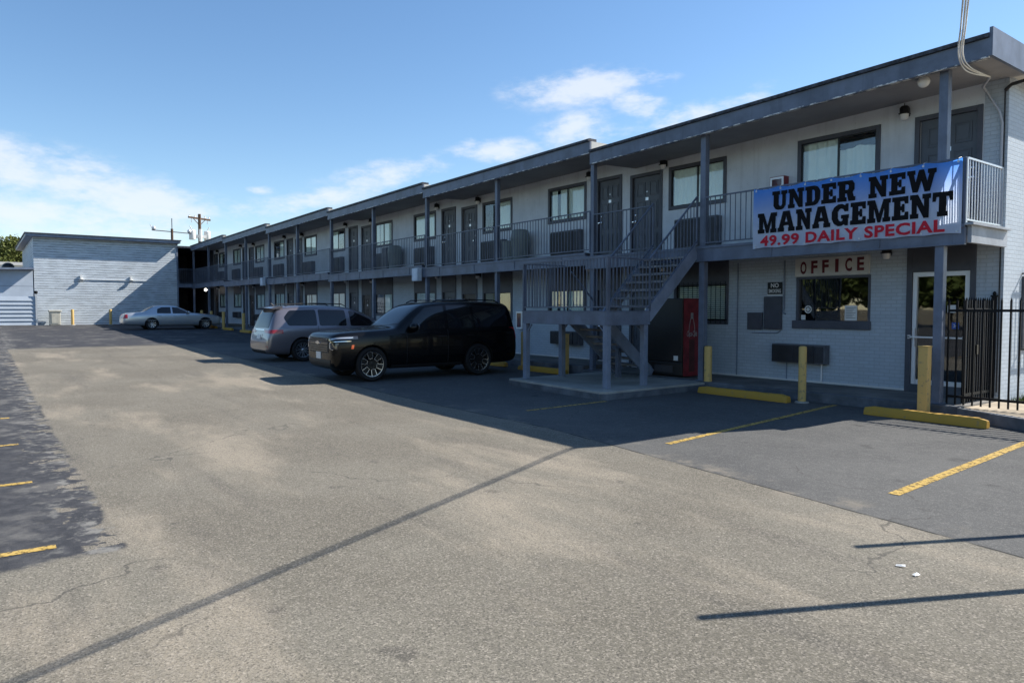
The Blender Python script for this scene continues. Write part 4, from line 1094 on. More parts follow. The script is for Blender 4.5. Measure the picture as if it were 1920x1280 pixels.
for k in range(nb):
    z = zw+.02+k*hh
    m.add([(-56.36, -9, z), (-56.36, 3.05, z), (-56.43, 3.05, z+hh+.03), (-56.43, -9, z+hh+.03), (-56.46, -9, z), (-56.46, 3.05, z)], [(0, 1, 2, 3), (0, 4, 5, 1), (4, 3, 2, 5)])
m.build('lap_boards', mat_paint('pale_lap_paint', (.40, .46, .53), .55, .05, 1.2), pf, fix=False)
m = MB(); m.box(-56.44, -56.32, 3.05, 3.15, zw-.05, zw+2.05); m.box(-56.44, -56.32, -9.1, -9, zw-.05, zw+2.05); m.build('post', GALV, pf)
m = MB(); m.lathe((-56.38, 3.1, zw+2.05), (0, 0, 1), [(0, .06), (.06, .1), (.18, .1), (.22, 0)], 8); m.build('post_cap', LAMPB, pf)
bc = thing('utility_cabinet', 'beige plastic utility cabinet against the foot of the end wing', 'cabinet', (-56.3, 4.15, zw))
m = MB(); m.box(-56.7, -56.1, 3.80, 4.42, zw, zw+.86); m.build('body', BEIGE, bc, bevel=.03)
m = MB(); m.box(-56.74, -56.06, 3.74, 4.48, zw+.86, zw+1.0); m.build('lid', BEIGE, bc, bevel=.03)
m = MB(); m.box(-56.095, -56.08, 3.9, 4.32, zw+.12, zw+.78); m.build('door', BEIGE, bc, bevel=.004)
wb_ = thing('white_building', 'low white flat roofed building in the distance behind the shed', 'building', (-95, 0, 1))
m = MB(); m.box(-104, -90, -25, 5.6, 0, 6.3); m.build('wall', mat_paint('white_stucco', (.75, .74, .72), .8, .05, 1), wb_)
m = MB(); m.box(-104.2, -89.8, -25.2, 5.8, 6.3, 6.62); m.build('parapet', mat_paint('white_parapet', (.55, .54, .52), .8, .05, 1), wb_)
m = MB(); m.box(-89.99, -89.9, 4.0, 4.3, 5.2, 6.2); m.build('downpipe', GALV, wb_)
m = MB(); m.blob((-60, 1.75, 4.62), (.35, .38, .34), 12, 8); m.cyl((-60, 1.75, 4.3), (-60, 1.75, 4.5), .3, 10); m.build('roof_vent', BLACKM, shed, smooth=60)

LEAF = []
for i, c in enumerate(((.065, .085, .022), (.10, .115, .03), (.035, .055, .018))):
    t = NT('leaf_green_%d' % i if False else ['dark_leaves', 'olive_leaves', 'deep_leaves'][i]); n = t.noise(.8, 4)
    t.color(t.mix(n, tuple(q*.6 for q in c), tuple(q*1.5 for q in c))); t.set(Roughness=.7, Specular_IOR_Level=.2); LEAF.append(t.m)
BARK = mat_paint('bark', (.09, .07, .05), .9, .25, 4)
def tree(x, y, z0, h, rx, rz, n, label, leaf, seed, size=.3, sparse=.0, lean=0):
    random.seed(seed); o = thing('tree', label, 'tree', (x, y, z0), 'trees behind the shed')
    m = MB(); pts = [(x, y, z0), (x+.1, y+lean*.3, z0+h*.3), (x, y+lean, z0+h*.62)]
    m.cyl(pts[0], pts[1], .28, 8, .22); m.cyl(pts[1], pts[2], .22, 8, .10)
    cl = []
    for k in range(9):
        a = random.uniform(0, 2*PI); rr = random.uniform(.3, .9)*rx; zz = z0+h*.62+random.uniform(-.2, .9)*rz
        q = (x+rr*math.cos(a), y+lean+rr*math.sin(a), zz); cl.append(q); m.cyl(pts[1 if k % 2 else 2], q, .09, 6, .02)
    m.build('trunk', BARK, o)
    m = MB()
    for _ in range(n):
        c = random.choice(cl); s = rx*random.uniform(.28, .5)
        d = Vector((random.gauss(0, 1), random.gauss(0, 1), random.gauss(0, .75))).normalized()*s*random.random()**.4
        p = Vector(c)+d; u = Vector((random.gauss(0, 1), random.gauss(0, 1), random.gauss(0, .6))).normalized(); w = u.cross(Vector((random.gauss(0, 1), random.gauss(0, 1), random.gauss(0, 1)))).normalized()
        e = size*random.uniform(.5, 1.3)
        m.add([p-u*e*.5, p+w*e*.28, p+u*e*.5, p-w*e*.28], [(0, 1, 2, 3)])
    m.build('crown', leaf, o, fix=False)
tree(-112, 2.4, 0, 12.0, 3.0, 3.4, 4600, 'broad olive green tree beyond the white building', LEAF[1], 3, .42)
tree(-118, 6.0, 0, 11.6, 3.0, 3.0, 4200, 'bushy dark green tree close behind the end wing', LEAF[0], 4, .42)
tree(-125, -3.5, 0, 13.5, 4.0, 4, 3200, 'tall dark tree at the left edge of the view', LEAF[2], 5, .5)
tree(-84, .9, 0, 12.0, 1.1, 1.6, 700, 'thin dark leafed tree poking in at the far left edge', LEAF[2], 6, .3)

# row of trees across the lot, out of frame: what the office glass mirrors
random.seed(21)
t0 = thing('tree', 'leafy dark tree in the row across the lot, mirrored in the office glass', 'tree', (0, 0, 0), 'trees across the lot')
m = MB(); m.cyl((0, 0, 0), (0, 0, 4), .25, 8, .12)
for k in range(6): m.cyl((0, 0, 2.2+k*.3), (2*math.cos(k), 2*math.sin(k), 4.5), .08, 5, .02)
m.build('trunk', BARK, t0)
m = MB()
for _ in range(1500):
    d = Vector((random.gauss(0, 1), random.gauss(0, 1), random.gauss(0, .8))).normalized()*2.9*random.random()**.35
    p = Vector((0, 0, 4.6))+d; u = Vector((random.gauss(0, 1), random.gauss(0, 1), random.gauss(0, 1))).normalized()*.35; w_ = u.orthogonal()*.7
    m.add([p-u, p+w_, p+u, p-w_], [(0, 1, 2, 3)])
m.build('crown', LEAF[0], t0, fix=False)
for k in range(22):
    o = t0 if k == 0 else copy_tree(t0)
    o.location = (-62+3.1*k, -31-4*random.random(), 0); o.scale = (1, 1, random.uniform(.85, 1.15)); o.rotation_euler = (0, 0, k*1.3)

for (x, y, a, lb) in ((-2.27, 5.02, .4, 'small white paper scrap on the asphalt by the upper shadow bar'), (-2.13, 4.93, 1.3, 'smaller curled white paper scrap on the asphalt near another scrap')):
    M = Matrix.Translation((x, y, .006)) @ Matrix.Rotation(a, 4, 'Z'); m = MB(); L = .03 if a < 1 else .022
    m.add([M @ Vector(p) for p in ((-L, -.012, 0), (L, -.015, .004), (L*.9, .012, .012), (-L, .013, .003), (0, 0, .01))], [(0, 1, 4), (1, 2, 4), (2, 3, 4), (3, 0, 4)])
    tag(m.build('paper_scrap', WHITE, fix=False), lb, 'litter', 'paper scraps on the asphalt')
# ================================================================== CARS
def lerp_tab(tab, s):
    if s <= tab[0][0]: return tab[0][1:]
    for a, b in zip(tab, tab[1:]):
        if s <= b[0]:
            t = (s-a[0])/(b[0]-a[0]); return tuple(p+(q-p)*t for p, q in zip(a[1:], b[1:]))
    return tab[-1][1:]

def temp(mb, name='tmp', mats=()):
    me = mb.mesh(name); o = bpy.data.objects.new(name, me); COL.objects.link(o)
    for q in mats: me.materials.append(q)
    return o
def evaluated(o):
    dg = bpy.context.evaluated_depsgraph_get(); dg.update()
    return bpy.data.meshes.new_from_object(o.evaluated_get(dg))
def boolean(A, Bo, op):
    md = A.modifiers.new('b', 'BOOLEAN'); md.object = Bo; md.operation = op; md.solver = 'EXACT'
    try: md.material_mode = 'TRANSFER'
    except Exception: pass
    me = evaluated(A); A.modifiers.clear(); return me
def drop(o):
    me = o.data; bpy.data.objects.remove(o); bpy.data.meshes.remove(me)

class Car:
    """body lofted along its length; s = distance from the front bumper, local +x is forward"""
    def __init__(c, root, L, tab, sub=2):
        c.root = root; c.L = L; v = []; f = []
        rings = []
        for row in tab:
            s, zt, zb, zs, wb, wr, zr = row
            half = [(0, zb), (.72*wb, zb), (.92*wb, zb+.035), (.985*wb, zb+.22*(zs-zb)), (wb, zb+.60*(zs-zb)), (.985*wb, zs-.05), (.955*wb, zs+.012),
                    (.955*wb+(wr-.955*wb)*.5+.018*(1 if zt-zs > .2 else 0), zs+(zr-zs)*.52), (wr, zr), (.72*wr, zr+(zt-zr)*.8), (0, zt)]
            ring = [(y, z) for y, z in half] + [(-y, z) for y, z in half[-2:0:-1]]
            rings.append([(L/2-s, y, z) for y, z in ring])
        k = len(rings[0])
        for r in rings: v += r
        for i in range(len(rings)-1):
            for j in range(k): f.append((i*k+j, i*k+(j+1) % k, (i+1)*k+(j+1) % k, (i+1)*k+j))
        h = len(rings)-1
        # end caps as strips of quads across the car
        for base, flip in ((0, False), (h*k, True)):
            n2 = k//2
            for j in range(n2):
                q = [base+j, base+j+1, base+(k-j-1) % k, base+(k-j) % k]
                q = [p for i, p in enumerate(q) if p not in q[:i]]
                if len(q) >= 3: f.append(q[::-1] if flip else q)
        o = temp(MB().add(v, f)); md = o.modifiers.new('s', 'SUBSURF'); md.levels = sub; md.render_levels = sub
        c.base = evaluated(o); drop(o)
        c.shells = {}
    def P(c, s): return c.L/2-s
    def shell(c, d):
        if d not in c.shells:
            me = c.base.copy(); nr = [v.normal.copy() for v in me.vertices]
            for v, n in zip(me.vertices, nr): v.co += n*d
            o = bpy.data.objects.new('shell', me); COL.objects.link(o); c.shells[d] = o
        return c.shells[d]
    def finish(c, me, name, mat, parent, smooth=35):
        me.name = name; me.materials.clear()
        for q in (mat if isinstance(mat, (list, tuple)) else [mat]): me.materials.append(q)
        me.shade_smooth(); me.set_sharp_from_angle(angle=R(smooth))
        o = bpy.data.objects.new(name, me); COL.objects.link(o); o.parent = parent; return o
    def chunk(c, mb, d, name, mat, parent=None, smooth=35):
        cu = temp(mb); me = boolean(c.shell(d), cu, 'INTERSECT'); drop(cu)
        return c.finish(me, name, mat, parent or c.root, smooth)
    def body(c, wheels, ra, mat, dark, name='body'):
        m = MB()
        for s in wheels:
            for sd in (-1, 1): m.cyl((c.P(s), sd*.62, c.wr), (c.P(s), sd*1.4, c.wr), ra, 40)
        cu = temp(m, mats=(dark,)); b = bpy.data.objects.new('b', c.base.copy()); COL.objects.link(b); b.data.materials.clear(); b.data.materials.append(mat)
        me = boolean(b, cu, 'DIFFERENCE'); drop(cu); drop(b)
        mats = [q for q in me.materials]; me.name = name
        me.shade_smooth(); me.set_sharp_from_angle(angle=R(38))
        if len(mats) < 2: me.materials.clear(); me.materials.append(mat)
        o = bpy.data.objects.new(name, me); COL.objects.link(o); o.parent = c.root; return o
    def side(c, poly, sides=(-1, 1), y0=.35, y1=1.4):
        """poly in (s, z) -> prism through one or both flanks"""
        m = MB(); pp = [(c.P(s), z) for s, z in poly]
        for sd in sides: m.prism(pp, 'y', *( (y0, y1) if sd > 0 else (-y1, -y0)))
        return m
    def end(c, poly, front=True, depth=.5):
        m = MB(); a, b = (c.L/2-depth, c.L/2+.3) if front else (-c.L/2-.3, -c.L/2+depth)
        m.prism(poly, 'x', a, b); return m
    def top(c, poly, z0=.7, z1=2.4):
        m = MB(); m.prism([(c.P(s), y) for s, y in poly], 'z', z0, z1); return m
    def clean(c):
        for o in c.shells.values(): drop(o)

def mirror(poly): return [(-y, z) for y, z in poly][::-1]

def rounded(poly, r=.05, n=3):
    out = []; k = len(poly)
    for i in range(k):
        p0 = Vector(poly[i-1]); p = Vector(poly[i]); p1 = Vector(poly[(i+1) % k])
        a = p+(p0-p).normalized()*min(r, (p0-p).length*.4); b = p+(p1-p).normalized()*min(r, (p1-p).length*.4)
        for j in range(n+1):
            t = j/n; q = a*(1-t)**2+p*2*t*(1-t)+b*t*t; out.append((q.x, q.y))
    return out

def wheel(root, x, sd, ytrack, r, rr, w, style, mats):
    """wheel part (brake drum and barrel) > tyre, rim"""
    ax = Vector((0, sd, 0)); c = Vector((x, sd*(ytrack-w/2), r))
    tyre_m, rim_m, barrel_m = mats
    m = MB(); m.lathe(c, ax, [(-w*.4, 0), (-w*.4, rr*.95), (w*.30, rr*.97), (w*.30, rr*.80), (w*.1, rr*.72), (w*.05, 0)], 28)
    wo = m.build('wheel', barrel_m, root, smooth=40)
    m = MB(); m.lathe(c, ax, [(-w*.45, rr), (-w*.5, rr+.02), (-w*.5, r*.93), (-w*.40, r*.99), (-w*.2, r), (w*.2, r), (w*.40, r*.99), (w*.5, r*.93), (w*.5, rr+.03), (w*.44, rr+.002), (w*.38, rr)], 36)
    m.build('tyre', tyre_m, wo, smooth=40)
    m = MB(); yo = w*.40
    m.lathe(c, ax, [(yo-.06, rr*.955), (yo, rr*.985), (yo+.012, rr*.97), (yo+.010, rr*.93), (yo-.03, rr*.92)], 36)
    def pt(rad, ang, h): return c+ax*h+Vector((math.cos(ang)*rad, 0, math.sin(ang)*rad))
    def spoke(a0, a1, r0, r1, w0, w1, h0, h1):
        pa, pb = pt(r0, a0, h0), pt(r1, a1, h1); d = (pb-pa).normalized(); s = d.cross(ax).normalized()
        v = [pa-s*w0, pa+s*w0, pb+s*w1, pb-s*w1]; q = [p-ax*.035 for p in v]
        m.add(v+q, [(0,1,2,3),(7,6,5,4),(0,4,5,1),(1,5,6,2),(2,6,7,3),(3,7,4,0)])
    n = style[1]
    for k in range(n):
        a = 2*PI*k/n+.3
        if style[0] == 'twin':
            for e in (-1, 1): spoke(a+e*.10, a+e*.20, rr*.2, rr*.94, .013, .012, yo-.012, yo-.002)
        elif style[0] == 'y':
            spoke(a, a, rr*.15, rr*.60, .024, .020, yo-.02, yo-.012)
            for e in (-1, 1): spoke(a, a+e*.27, rr*.54, rr*.95, .016, .014, yo-.012, yo-.002)
        elif style[0] == 'frame':      # machined outlines of broad dark spokes
            for e in (-1, 1): spoke(a+e*.34, a+e*.235, rr*.45, rr*.95, .007, .011, yo-.01, yo+.002)
            spoke(a-.34, a+.34, rr*.45, rr*.45, .008, .008, yo-.01, yo-.01)
        else:
            spoke(a, a, rr*.15, rr*.95, .017, .024, yo-.02, yo-.004)
    if style[0] != 'frame': m.lathe(c, ax, [(yo-.07, rr*.21), (yo-.012, rr*.19), (yo-.004, rr*.12), (yo-.003, 0)], 20)
    m.build('rim', rim_m, wo, smooth=30)
    if style[0] == 'frame':
        m = MB(); m.lathe(c, ax, [(yo-.07, rr*.24), (yo-.02, rr*.20), (yo-.016, 0)], 20)
        for k in range(n): a = 2*PI*k/n+.3; spoke(a, a, rr*.15, rr*.93, .045, .055, yo-.025, yo-.012)
        m.build('spokes', barrel_m, wo, smooth=30)
    return wo

PANE = {}
def car_paint(name, c, metal, rough, flake=.0):
    t = NT(name); n = t.noise(1.3, 5, .6, t.objc()); x, y, z = t.xyz(t.objc())
    col = t.mix(t.ramp(t.math('ADD', n, t.math('MULTIPLY', z, -.55)), -.05, .45, 0, .5), c, (.13, .12, .10))
    t.color(t.mix(.22, c, col)); t.set(Metallic=metal, Roughness=rough, Coat_Weight=1., Coat_Roughness=.04); return t.m
def tinted(name, c, rough=.03):
    return mat_plain(name, c, rough, 0, .6)
TINT = tinted('tinted_car_glass', (.008, .009, .011)); WIND = tinted('windscreen_glass', (.03, .035, .04))
BLK = mat_plain('gloss_black_trim', (.008, .008, .009), .12, 0, .5, coat=.6); MATB = mat_plain('matt_black_trim', (.012, .012, .013), .6)
WELL = mat_plain('wheel_well', (.006, .006, .006), .9)
REDL = mat_plain('red_lens', (.38, .012, .018), .12, 0, .5, coat=.6); CLEARL = mat_plain('clear_lens', (.55, .57, .6), .06, .35, .6, coat=.8)
ORANGE = mat_plain('orange_lens', (.65, .10, .03), .15, 0, .5, coat=.6); PLATE = mat_plain('licence_plate', (.65, .66, .66), .4)
PGREY = mat_plain('dark_lens', (.05, .052, .058), .08, .2, .6, coat=.8)

def mirrors(c, s, z, y, mat, size=(.11, .13, .09)):
    for sd in (-1, 1):
        m = MB(); x = c.P(s); m.blob((x+.02, sd*(y+.10), z+.04), size, 12, 8); m.bar((x+.03, sd*(y-.06), z-.02), (x+.02, sd*(y+.06), z), .05, .04)
        o = m.build('mirror', mat, c.root, smooth=50)
        m = MB(); m.blob((x+.02-size[0]*.82, sd*(y+.10), z+.04), (.035, size[1]*.85, size[2]*.82), 10, 6); m.build('mirror_glass', PGREY, o, smooth=50)
def handles(c, spots, y, mat, parents=None):
    for k, (s, z) in enumerate(spots):
        for sd in (-1, 1):
            m = MB(); x = c.P(s); m.box(x-.11, x+.11, sd*y-.018, sd*y+.018, z-.016, z+.016)
            m.build('handle', mat, parents[(k, sd)] if parents else c.root, bevel=.012)
def doors(c, polys, d, mat):
    out = {}
    for k, p in enumerate(polys):
        for sd in (-1, 1): out[(k, sd)] = c.chunk(c.side(p, (sd,)), d, 'door', mat)
    return out
def seam(c, pts, w=.010, d=.0062, sides=(-1, 1)):
    m = MB()
    for (a, b) in zip(pts, pts[1:]):
        dx, dz = b[0]-a[0], b[1]-a[1]; l = math.hypot(dx, dz); nx, nz = -dz/l*w/2, dx/l*w/2
        mm = c.side([(a[0]+nx, a[1]+nz), (b[0]+nx, b[1]+nz), (b[0]-nx, b[1]-nz), (a[0]-nx, a[1]-nz)], sides)
        m.add(mm.v, mm.f)
    return m

def place(root, pts_front, heading):
    root.location = pts_front; root.rotation_euler = (0, 0, heading)

# ---------------------------------------------------------------- black sport utility
suv = thing('parked_car', 'large black sport utility car backed in beside the stair pad with patterned alloy wheels', 'car', (0, 0, 0))
WR = .405
tab = [ # s, ztop, zbottom, zbelt, half width, roof half width, z roof edge
 (.00, 1.03, .46, .94, .72, .60, 1.005), (.025, 1.085, .37, .985, .885, .74, 1.055), (.09, 1.135, .29, 1.02, .965, .82, 1.105), (.24, 1.172, .26, 1.055, 1.015, .88, 1.15), (.55, 1.20, .25, 1.075, 1.02, .90, 1.17),
 (.98, 1.225, .25, 1.10, 1.025, .90, 1.19), (1.40, 1.25, .26, 1.12, 1.02, .89, 1.21), (1.66, 1.275, .26, 1.14, 1.02, .88, 1.235), (1.74, 1.33, .26, 1.145, 1.02, .86, 1.285), (2.02, 1.56, .26, 1.15, 1.02, .825, 1.51),
 (2.30, 1.76, .26, 1.155, 1.02, .795, 1.705), (2.52, 1.855, .26, 1.16, 1.02, .78, 1.80), (2.85, 1.90, .26, 1.165, 1.02, .775, 1.845), (3.8, 1.915, .26, 1.17, 1.02, .775, 1.86), (4.6, 1.915, .26, 1.175, 1.02, .775, 1.86),
 (5.20, 1.905, .27, 1.18, 1.015, .765, 1.85), (5.46, 1.88, .28, 1.18, 1.005, .755, 1.82), (5.56, 1.78, .29, 1.175, 1.00, .75, 1.74), (5.63, 1.45, .31, 1.13, .985, .78, 1.41), (5.68, 1.12, .35, 1.00, .96, .79, 1.09), (5.72, .80, .42, .74, .88, .72, .775), (5.735, .72, .50, .69, .80, .66, .705)]
SQ = lambda q: q if q < 3.1 else 3.1+(q-3.1)*(2.25/2.635)
tab = [(SQ(r[0]),)+r[1:] for r in tab]
c = Car(suv, 5.35, tab); c.wr = WR
BLACKP = mat_plain('black_car_paint', (.003, .003, .0035), .22, 0, .2, coat=.24)
WH = (.985, 4.055)
c.body(WH, .46, BLACKP, WELL)
# doors
dp = [[(1.93, .36), (1.93, 1.16), (2.08, 1.44), (2.50, 1.79), (3.10, 1.84), (3.10, .36)], [(3.115, .36), (3.115, 1.84), (3.93, 1.84), (3.95, 1.06), (3.62, .70), (3.55, .36)]]
D = doors(c, dp, .004, BLACKP)
handles(c, [(2.95, 1.02), (3.78, 1.035)], 1.022, BLK, D)
for sd in (-1, 1):
    for pts in ([(1.925, .36), (1.925, 1.15)], [(3.108, .36), (3.108, 1.2)], [(3.955, 1.2), (3.955, 1.06), (3.62, .70)]): c.chunk(seam(c, pts, sides=(sd,)), .0062, 'door_seam', MATB)
for p in ([(2.02, 1.205), (2.16, 1.46), (2.52, 1.735), (3.05, 1.785), (3.05, 1.215)], [(3.14, 1.215), (3.14, 1.788), (3.86, 1.788), (3.89, 1.225)], [(3.96, 1.228), (3.93, 1.788), (4.90, 1.775), (5.05, 1.68), (5.0, 1.25)]):
    for sd in (-1, 1): c.chunk(c.side(rounded(p, .045), (sd,)), .008, 'side_window', TINT)
c.chunk(c.top([(1.80, -.76), (1.72, -.4), (1.70, 0), (1.72, .4), (1.80, .76), (2.50, .69), (2.53, 0), (2.50, -.69)], 1.2), .006, 'windscreen', WIND)
c.chunk(c.end(rounded([(-.66, 1.20), (.66, 1.20), (.60, 1.70), (-.60, 1.70)], .06), False, .42), .006, 'rear_window', TINT)
for sd in (-1, 1): c.chunk(c.side([(1.50, .27), (3.53, .27), (3.53, .36), (1.50, .36)], (sd,)), .02, 'running_board', MATB)
# front end: grille with bars, badge, lamps, plate
g = c.chunk(c.end(rounded([(-.66, .68), (.66, .68), (.70, .90), (.66, 1.03), (-.66, 1.03), (-.70, .90)], .04), True, .35), .006, 'grille', MATB)
m = MB()
for z in (.725, .775, .825, .875, .965, 1.0): mm = c.end([(-.63, z-.010), (.63, z-.010), (.63, z+.010), (-.63, z+.010)], True, .35); m.add(mm.v, mm.f)
c.chunk(m, .018, 'grille_bar', BLK, g); 
c.chunk(c.end([(-.66, .895), (.66, .895), (.66, .925), (-.66, .925)], True, .35), .022, 'chrome_bar', mat_plain('smoked_chrome', (.22, .22, .23), .15, 1.), g)
c.chunk(c.end([(-.15, .89), (-.055, .89), (-.055, .87), (.055, .87), (.055, .89), (.15, .89), (.13, .93), (.055, .93), (.055, .95), (-.055, .95), (-.055, .93), (-.13, .93)], True, .3), .034, 'badge', CHROME, g)
for sd in (-1, 1):
    hp = [(.68, 1.01), (1.0, 1.075), (1.01, 1.005), (.69, .955)]
    h = c.chunk(c.end(hp if sd > 0 else mirror(hp), True, .62), .007, 'headlight', PGREY)
    hp = [(.82, 1.02), (1.0, 1.055), (1.0, 1.02), (.82, .99)]
    c.chunk(c.end(hp if sd > 0 else mirror(hp), True, .50), .011, 'lamp_element', CLEARL, h)
    q = [(.73, .935), (1.01, .965), (1.01, .95), (.76, .918), (.77, .80), (.88, .765), (.88, .75), (.735, .79)]
    c.chunk(c.end(q if sd > 0 else mirror(q), True, .45), .012, 'daytime_light', CHROME, h)
    q = [(.77, .90), (.98, .92), (.96, .77), (.78, .80)]
    c.chunk(c.end(q if sd > 0 else mirror(q), True, .30), .006, 'lower_lamp', PGREY, h)
    c.chunk(c.side([(.44, .78), (.50, .78), (.52, .87), (.46, .87)], (sd,)), .012, 'side_marker', ORANGE)
    c.chunk(c.end([(.80, 1.22), (.96, 1.22), (.97, .92), (.86, .92)] if sd > 0 else mirror([(.80, 1.22), (.96, 1.22), (.97, .92), (.86, .92)]), False, .3), .006, 'taillight', REDL)
c.chunk(c.end(rounded([(-.70, .36), (.70, .36), (.78, .52), (-.78, .52)], .03), True, .3), .008, 'lower_grille', MATB)
c.chunk(c.end([(-.155, .53), (.155, .53), (.155, .69), (-.155, .69)], True, .3), .016, 'licence_plate', PLATE)
mirrors(c, 2.10, 1.22, .98, BLACKP, (.12, .14, .11))
for sd in (-1, 1):
    m = MB(); m.tube([(c.P(2.75), sd*.73, 1.86), (c.P(2.9), sd*.73, 1.925), (c.P(3.8), sd*.73, 1.94), (c.P(4.7), sd*.72, 1.93), (c.P(4.85), sd*.72, 1.87)], .018, 6)
    m.build('roof_rail', BLK, suv, smooth=50)
ALLOY = mat_plain('machined_alloy', (.40, .40, .42), .25, 1.); BARL = mat_plain('dark_barrel', (.008, .008, .009), .35, .3)
for s in WH:
    for sd in (-1, 1): wheel(suv, c.P(s), sd, 1.015, WR, .308, .27, ('frame', 6), (RUBBER, ALLOY, BARL))
c.clean()

# ---------------------------------------------------------------- minivan
van = thing('parked_car', 'lilac grey minivan parked nose in with red taillights, half behind the black car', 'car', (0, 0, 0))
tab = [
 (.00, .74, .34, .66, .60, .50, .715), (.05, .82, .24, .74, .80, .64, .79), (.18, .93, .19, .84, .92, .74, .89), (.45, 1.02, .18, .92, .975, .80, .98), (.95, 1.11, .18, .98, .985, .82, 1.07), (1.18, 1.16, .18, 1.0, .985, .81, 1.11),
 (1.55, 1.37, .18, 1.01, .985, .78, 1.30), (2.0, 1.58, .18, 1.02, .985, .74, 1.50), (2.3, 1.67, .18, 1.025, .985, .715, 1.59), (2.8, 1.73, .18, 1.03, .985, .70, 1.645), (3.5, 1.745, .18, 1.04, .985, .695, 1.66), (4.2, 1.73, .19, 1.05, .975, .685, 1.645),
 (4.58, 1.70, .20, 1.05, .96, .67, 1.62), (4.72, 1.66, .21, 1.05, .95, .67, 1.58), (4.83, 1.50, .22, 1.04, .94, .69, 1.43), (4.93, 1.22, .23, 1.0, .93, .72, 1.17), (5.0, .98, .25, .88, .92, .75, .945), (5.06, .74, .28, .66, .88, .74, .71), (5.085, .60, .36, .56, .78, .66, .59)]
c = Car(van, 5.085, tab); c.wr = .345
LILAC = car_paint('lilac_grey_paint', (.20, .183, .20), .55, .30)
WH = (.98, 4.01)
c.body(WH, .405, LILAC, WELL)
dp = [[(1.42, .25), (1.42, 1.02), (1.62, 1.26), (2.30, 1.60), (2.48, 1.625), (2.48, .25)], [(2.495, .25), (2.495, 1.63), (3.50, 1.645), (3.50, .60), (3.42, .25)]]
D = doors(c, dp, .0035, LILAC)
handles(c, [(2.36, .90), (2.64, .92)], .992, LILAC, D)
for p in ([(1.50, 1.05), (1.72, 1.28), (2.28, 1.545), (2.42, 1.56), (2.42, 1.065)], [(2.55, 1.07), (2.55, 1.575), (3.45, 1.59), (3.45, 1.085)], [(3.53, 1.088), (3.53, 1.588), (4.36, 1.56), (4.55, 1.35), (4.44, 1.10)]):
    for sd in (-1, 1): c.chunk(c.side(rounded(p, .06), (sd,)), .0075, 'side_window', TINT)
for sd in (-1, 1): c.chunk(seam(c, [(3.505, .62), (3.505, 1.08)], sides=(sd,)), .006, 'door_seam', MATB)
c.chunk(c.top([(1.26, -.70), (1.20, 0), (1.26, .70), (2.28, .60), (2.30, 0), (2.28, -.60)], 1.05), .006, 'windscreen', WIND)
c.chunk(c.end(rounded([(-.70, 1.03), (.70, 1.03), (.63, 1.56), (-.63, 1.56)], .07), False, .45), .007, 'rear_window', tinted('rear_glass', (.012, .018, .024)))
m = MB(); v = []; f = []
prof = [(4.52, 1.70), (4.62, 1.715), (4.86, 1.668), (4.93, 1.645), (4.86, 1.625), (4.62, 1.63)]
ys = [-.66, -.64, -.4, 0, .4, .64, .66]; k = len(prof)
for y in ys:
    e = -.05*abs(y)**2
    for s, z in prof: v.append((c.P(s+e*.8), y, z+e*1.1))
for i in range(len(ys)-1):
    for j in range(k): f.append((i*k+j, i*k+(j+1) % k, (i+1)*k+(j+1) % k, (i+1)*k+j))
f += [tuple(range(k)), tuple((len(ys)-1)*k+j for j in range(k))[::-1]]
m.add(v, f).build('rear_spoiler', LILAC, van, smooth=50)
for sd in (-1, 1):
    q = [(.42, .885), (.96, .86), (.97, .975), (.50, .965), (.42, .93)]
    c.chunk(c.end(q if sd > 0 else mirror(q), False, .47), .010, 'taillight', REDL)
    q = [(.60, .62), (.95, .72), (.95, .80), (.55, .66)]
    c.chunk(c.end(q if sd > 0 else mirror(q), True, .5), .008, 'headlight', CLEARL)
    q = [(.70, .44), (.86, .44), (.86, .50), (.70, .50)]
    c.chunk(c.end(q if sd > 0 else mirror(q), False, .3), .012, 'reflector', REDL)
    c.chunk(c.side([(3.55, 1.012), (4.6, 1.02), (4.6, 1.028), (3.55, 1.02)], (sd,)), .010, 'chrome_strip', LILAC)
c.chunk(c.end([(-.42, .955), (.42, .955), (.42, .985), (-.42, .985)], False, .4), .022, 'chrome_strip', CHROME)
c.chunk(c.end(rounded([(-.28, .66), (.28, .66), (.30, .84), (-.30, .84)], .04), False, .4), .006, 'plate_recess', LILAC)
c.chunk(c.end([(-.155, .69), (.155, .69), (.155, .82), (-.155, .82)], False, .4), .018, 'licence_plate', PLATE)
b = c.chunk(c.end(rounded([(-1.0, .22), (1.0, .22), (1.0, .60), (-1.0, .60)], .03), False, .55), .012, 'rear_bumper', LILAC)
c.chunk(c.end(rounded([(-.62, .24), (.62, .24), (.66, .34), (-.66, .34)], .03), False, .4), .018, 'bumper_insert', MATB, b)
mirrors(c, 1.62, 1.10, .95, LILAC)
for sd in (-1, 1):
    m = MB(); m.tube([(c.P(2.5), sd*.645, 1.70), (c.P(2.62), sd*.645, 1.765), (c.P(3.4), sd*.64, 1.785), (c.P(4.25), sd*.63, 1.76), (c.P(4.45), sd*.63, 1.69)], .017, 6)
    m.build('roof_rail', MATB, van, smooth=50)
SILV = mat_plain('silver_alloy', (.50, .51, .53), .3, .9)
for s in WH:
    for sd in (-1, 1): wheel(van, c.P(s), sd, .985, .345, .235, .235, ('twin', 7), (RUBBER, SILV, BARL))
m = MB(); m.cyl((c.P(4.60), 0, 1.72), (c.P(4.68), 0, 1.78), .02, 6); m.build('antenna', MATB, van)
c.clean()

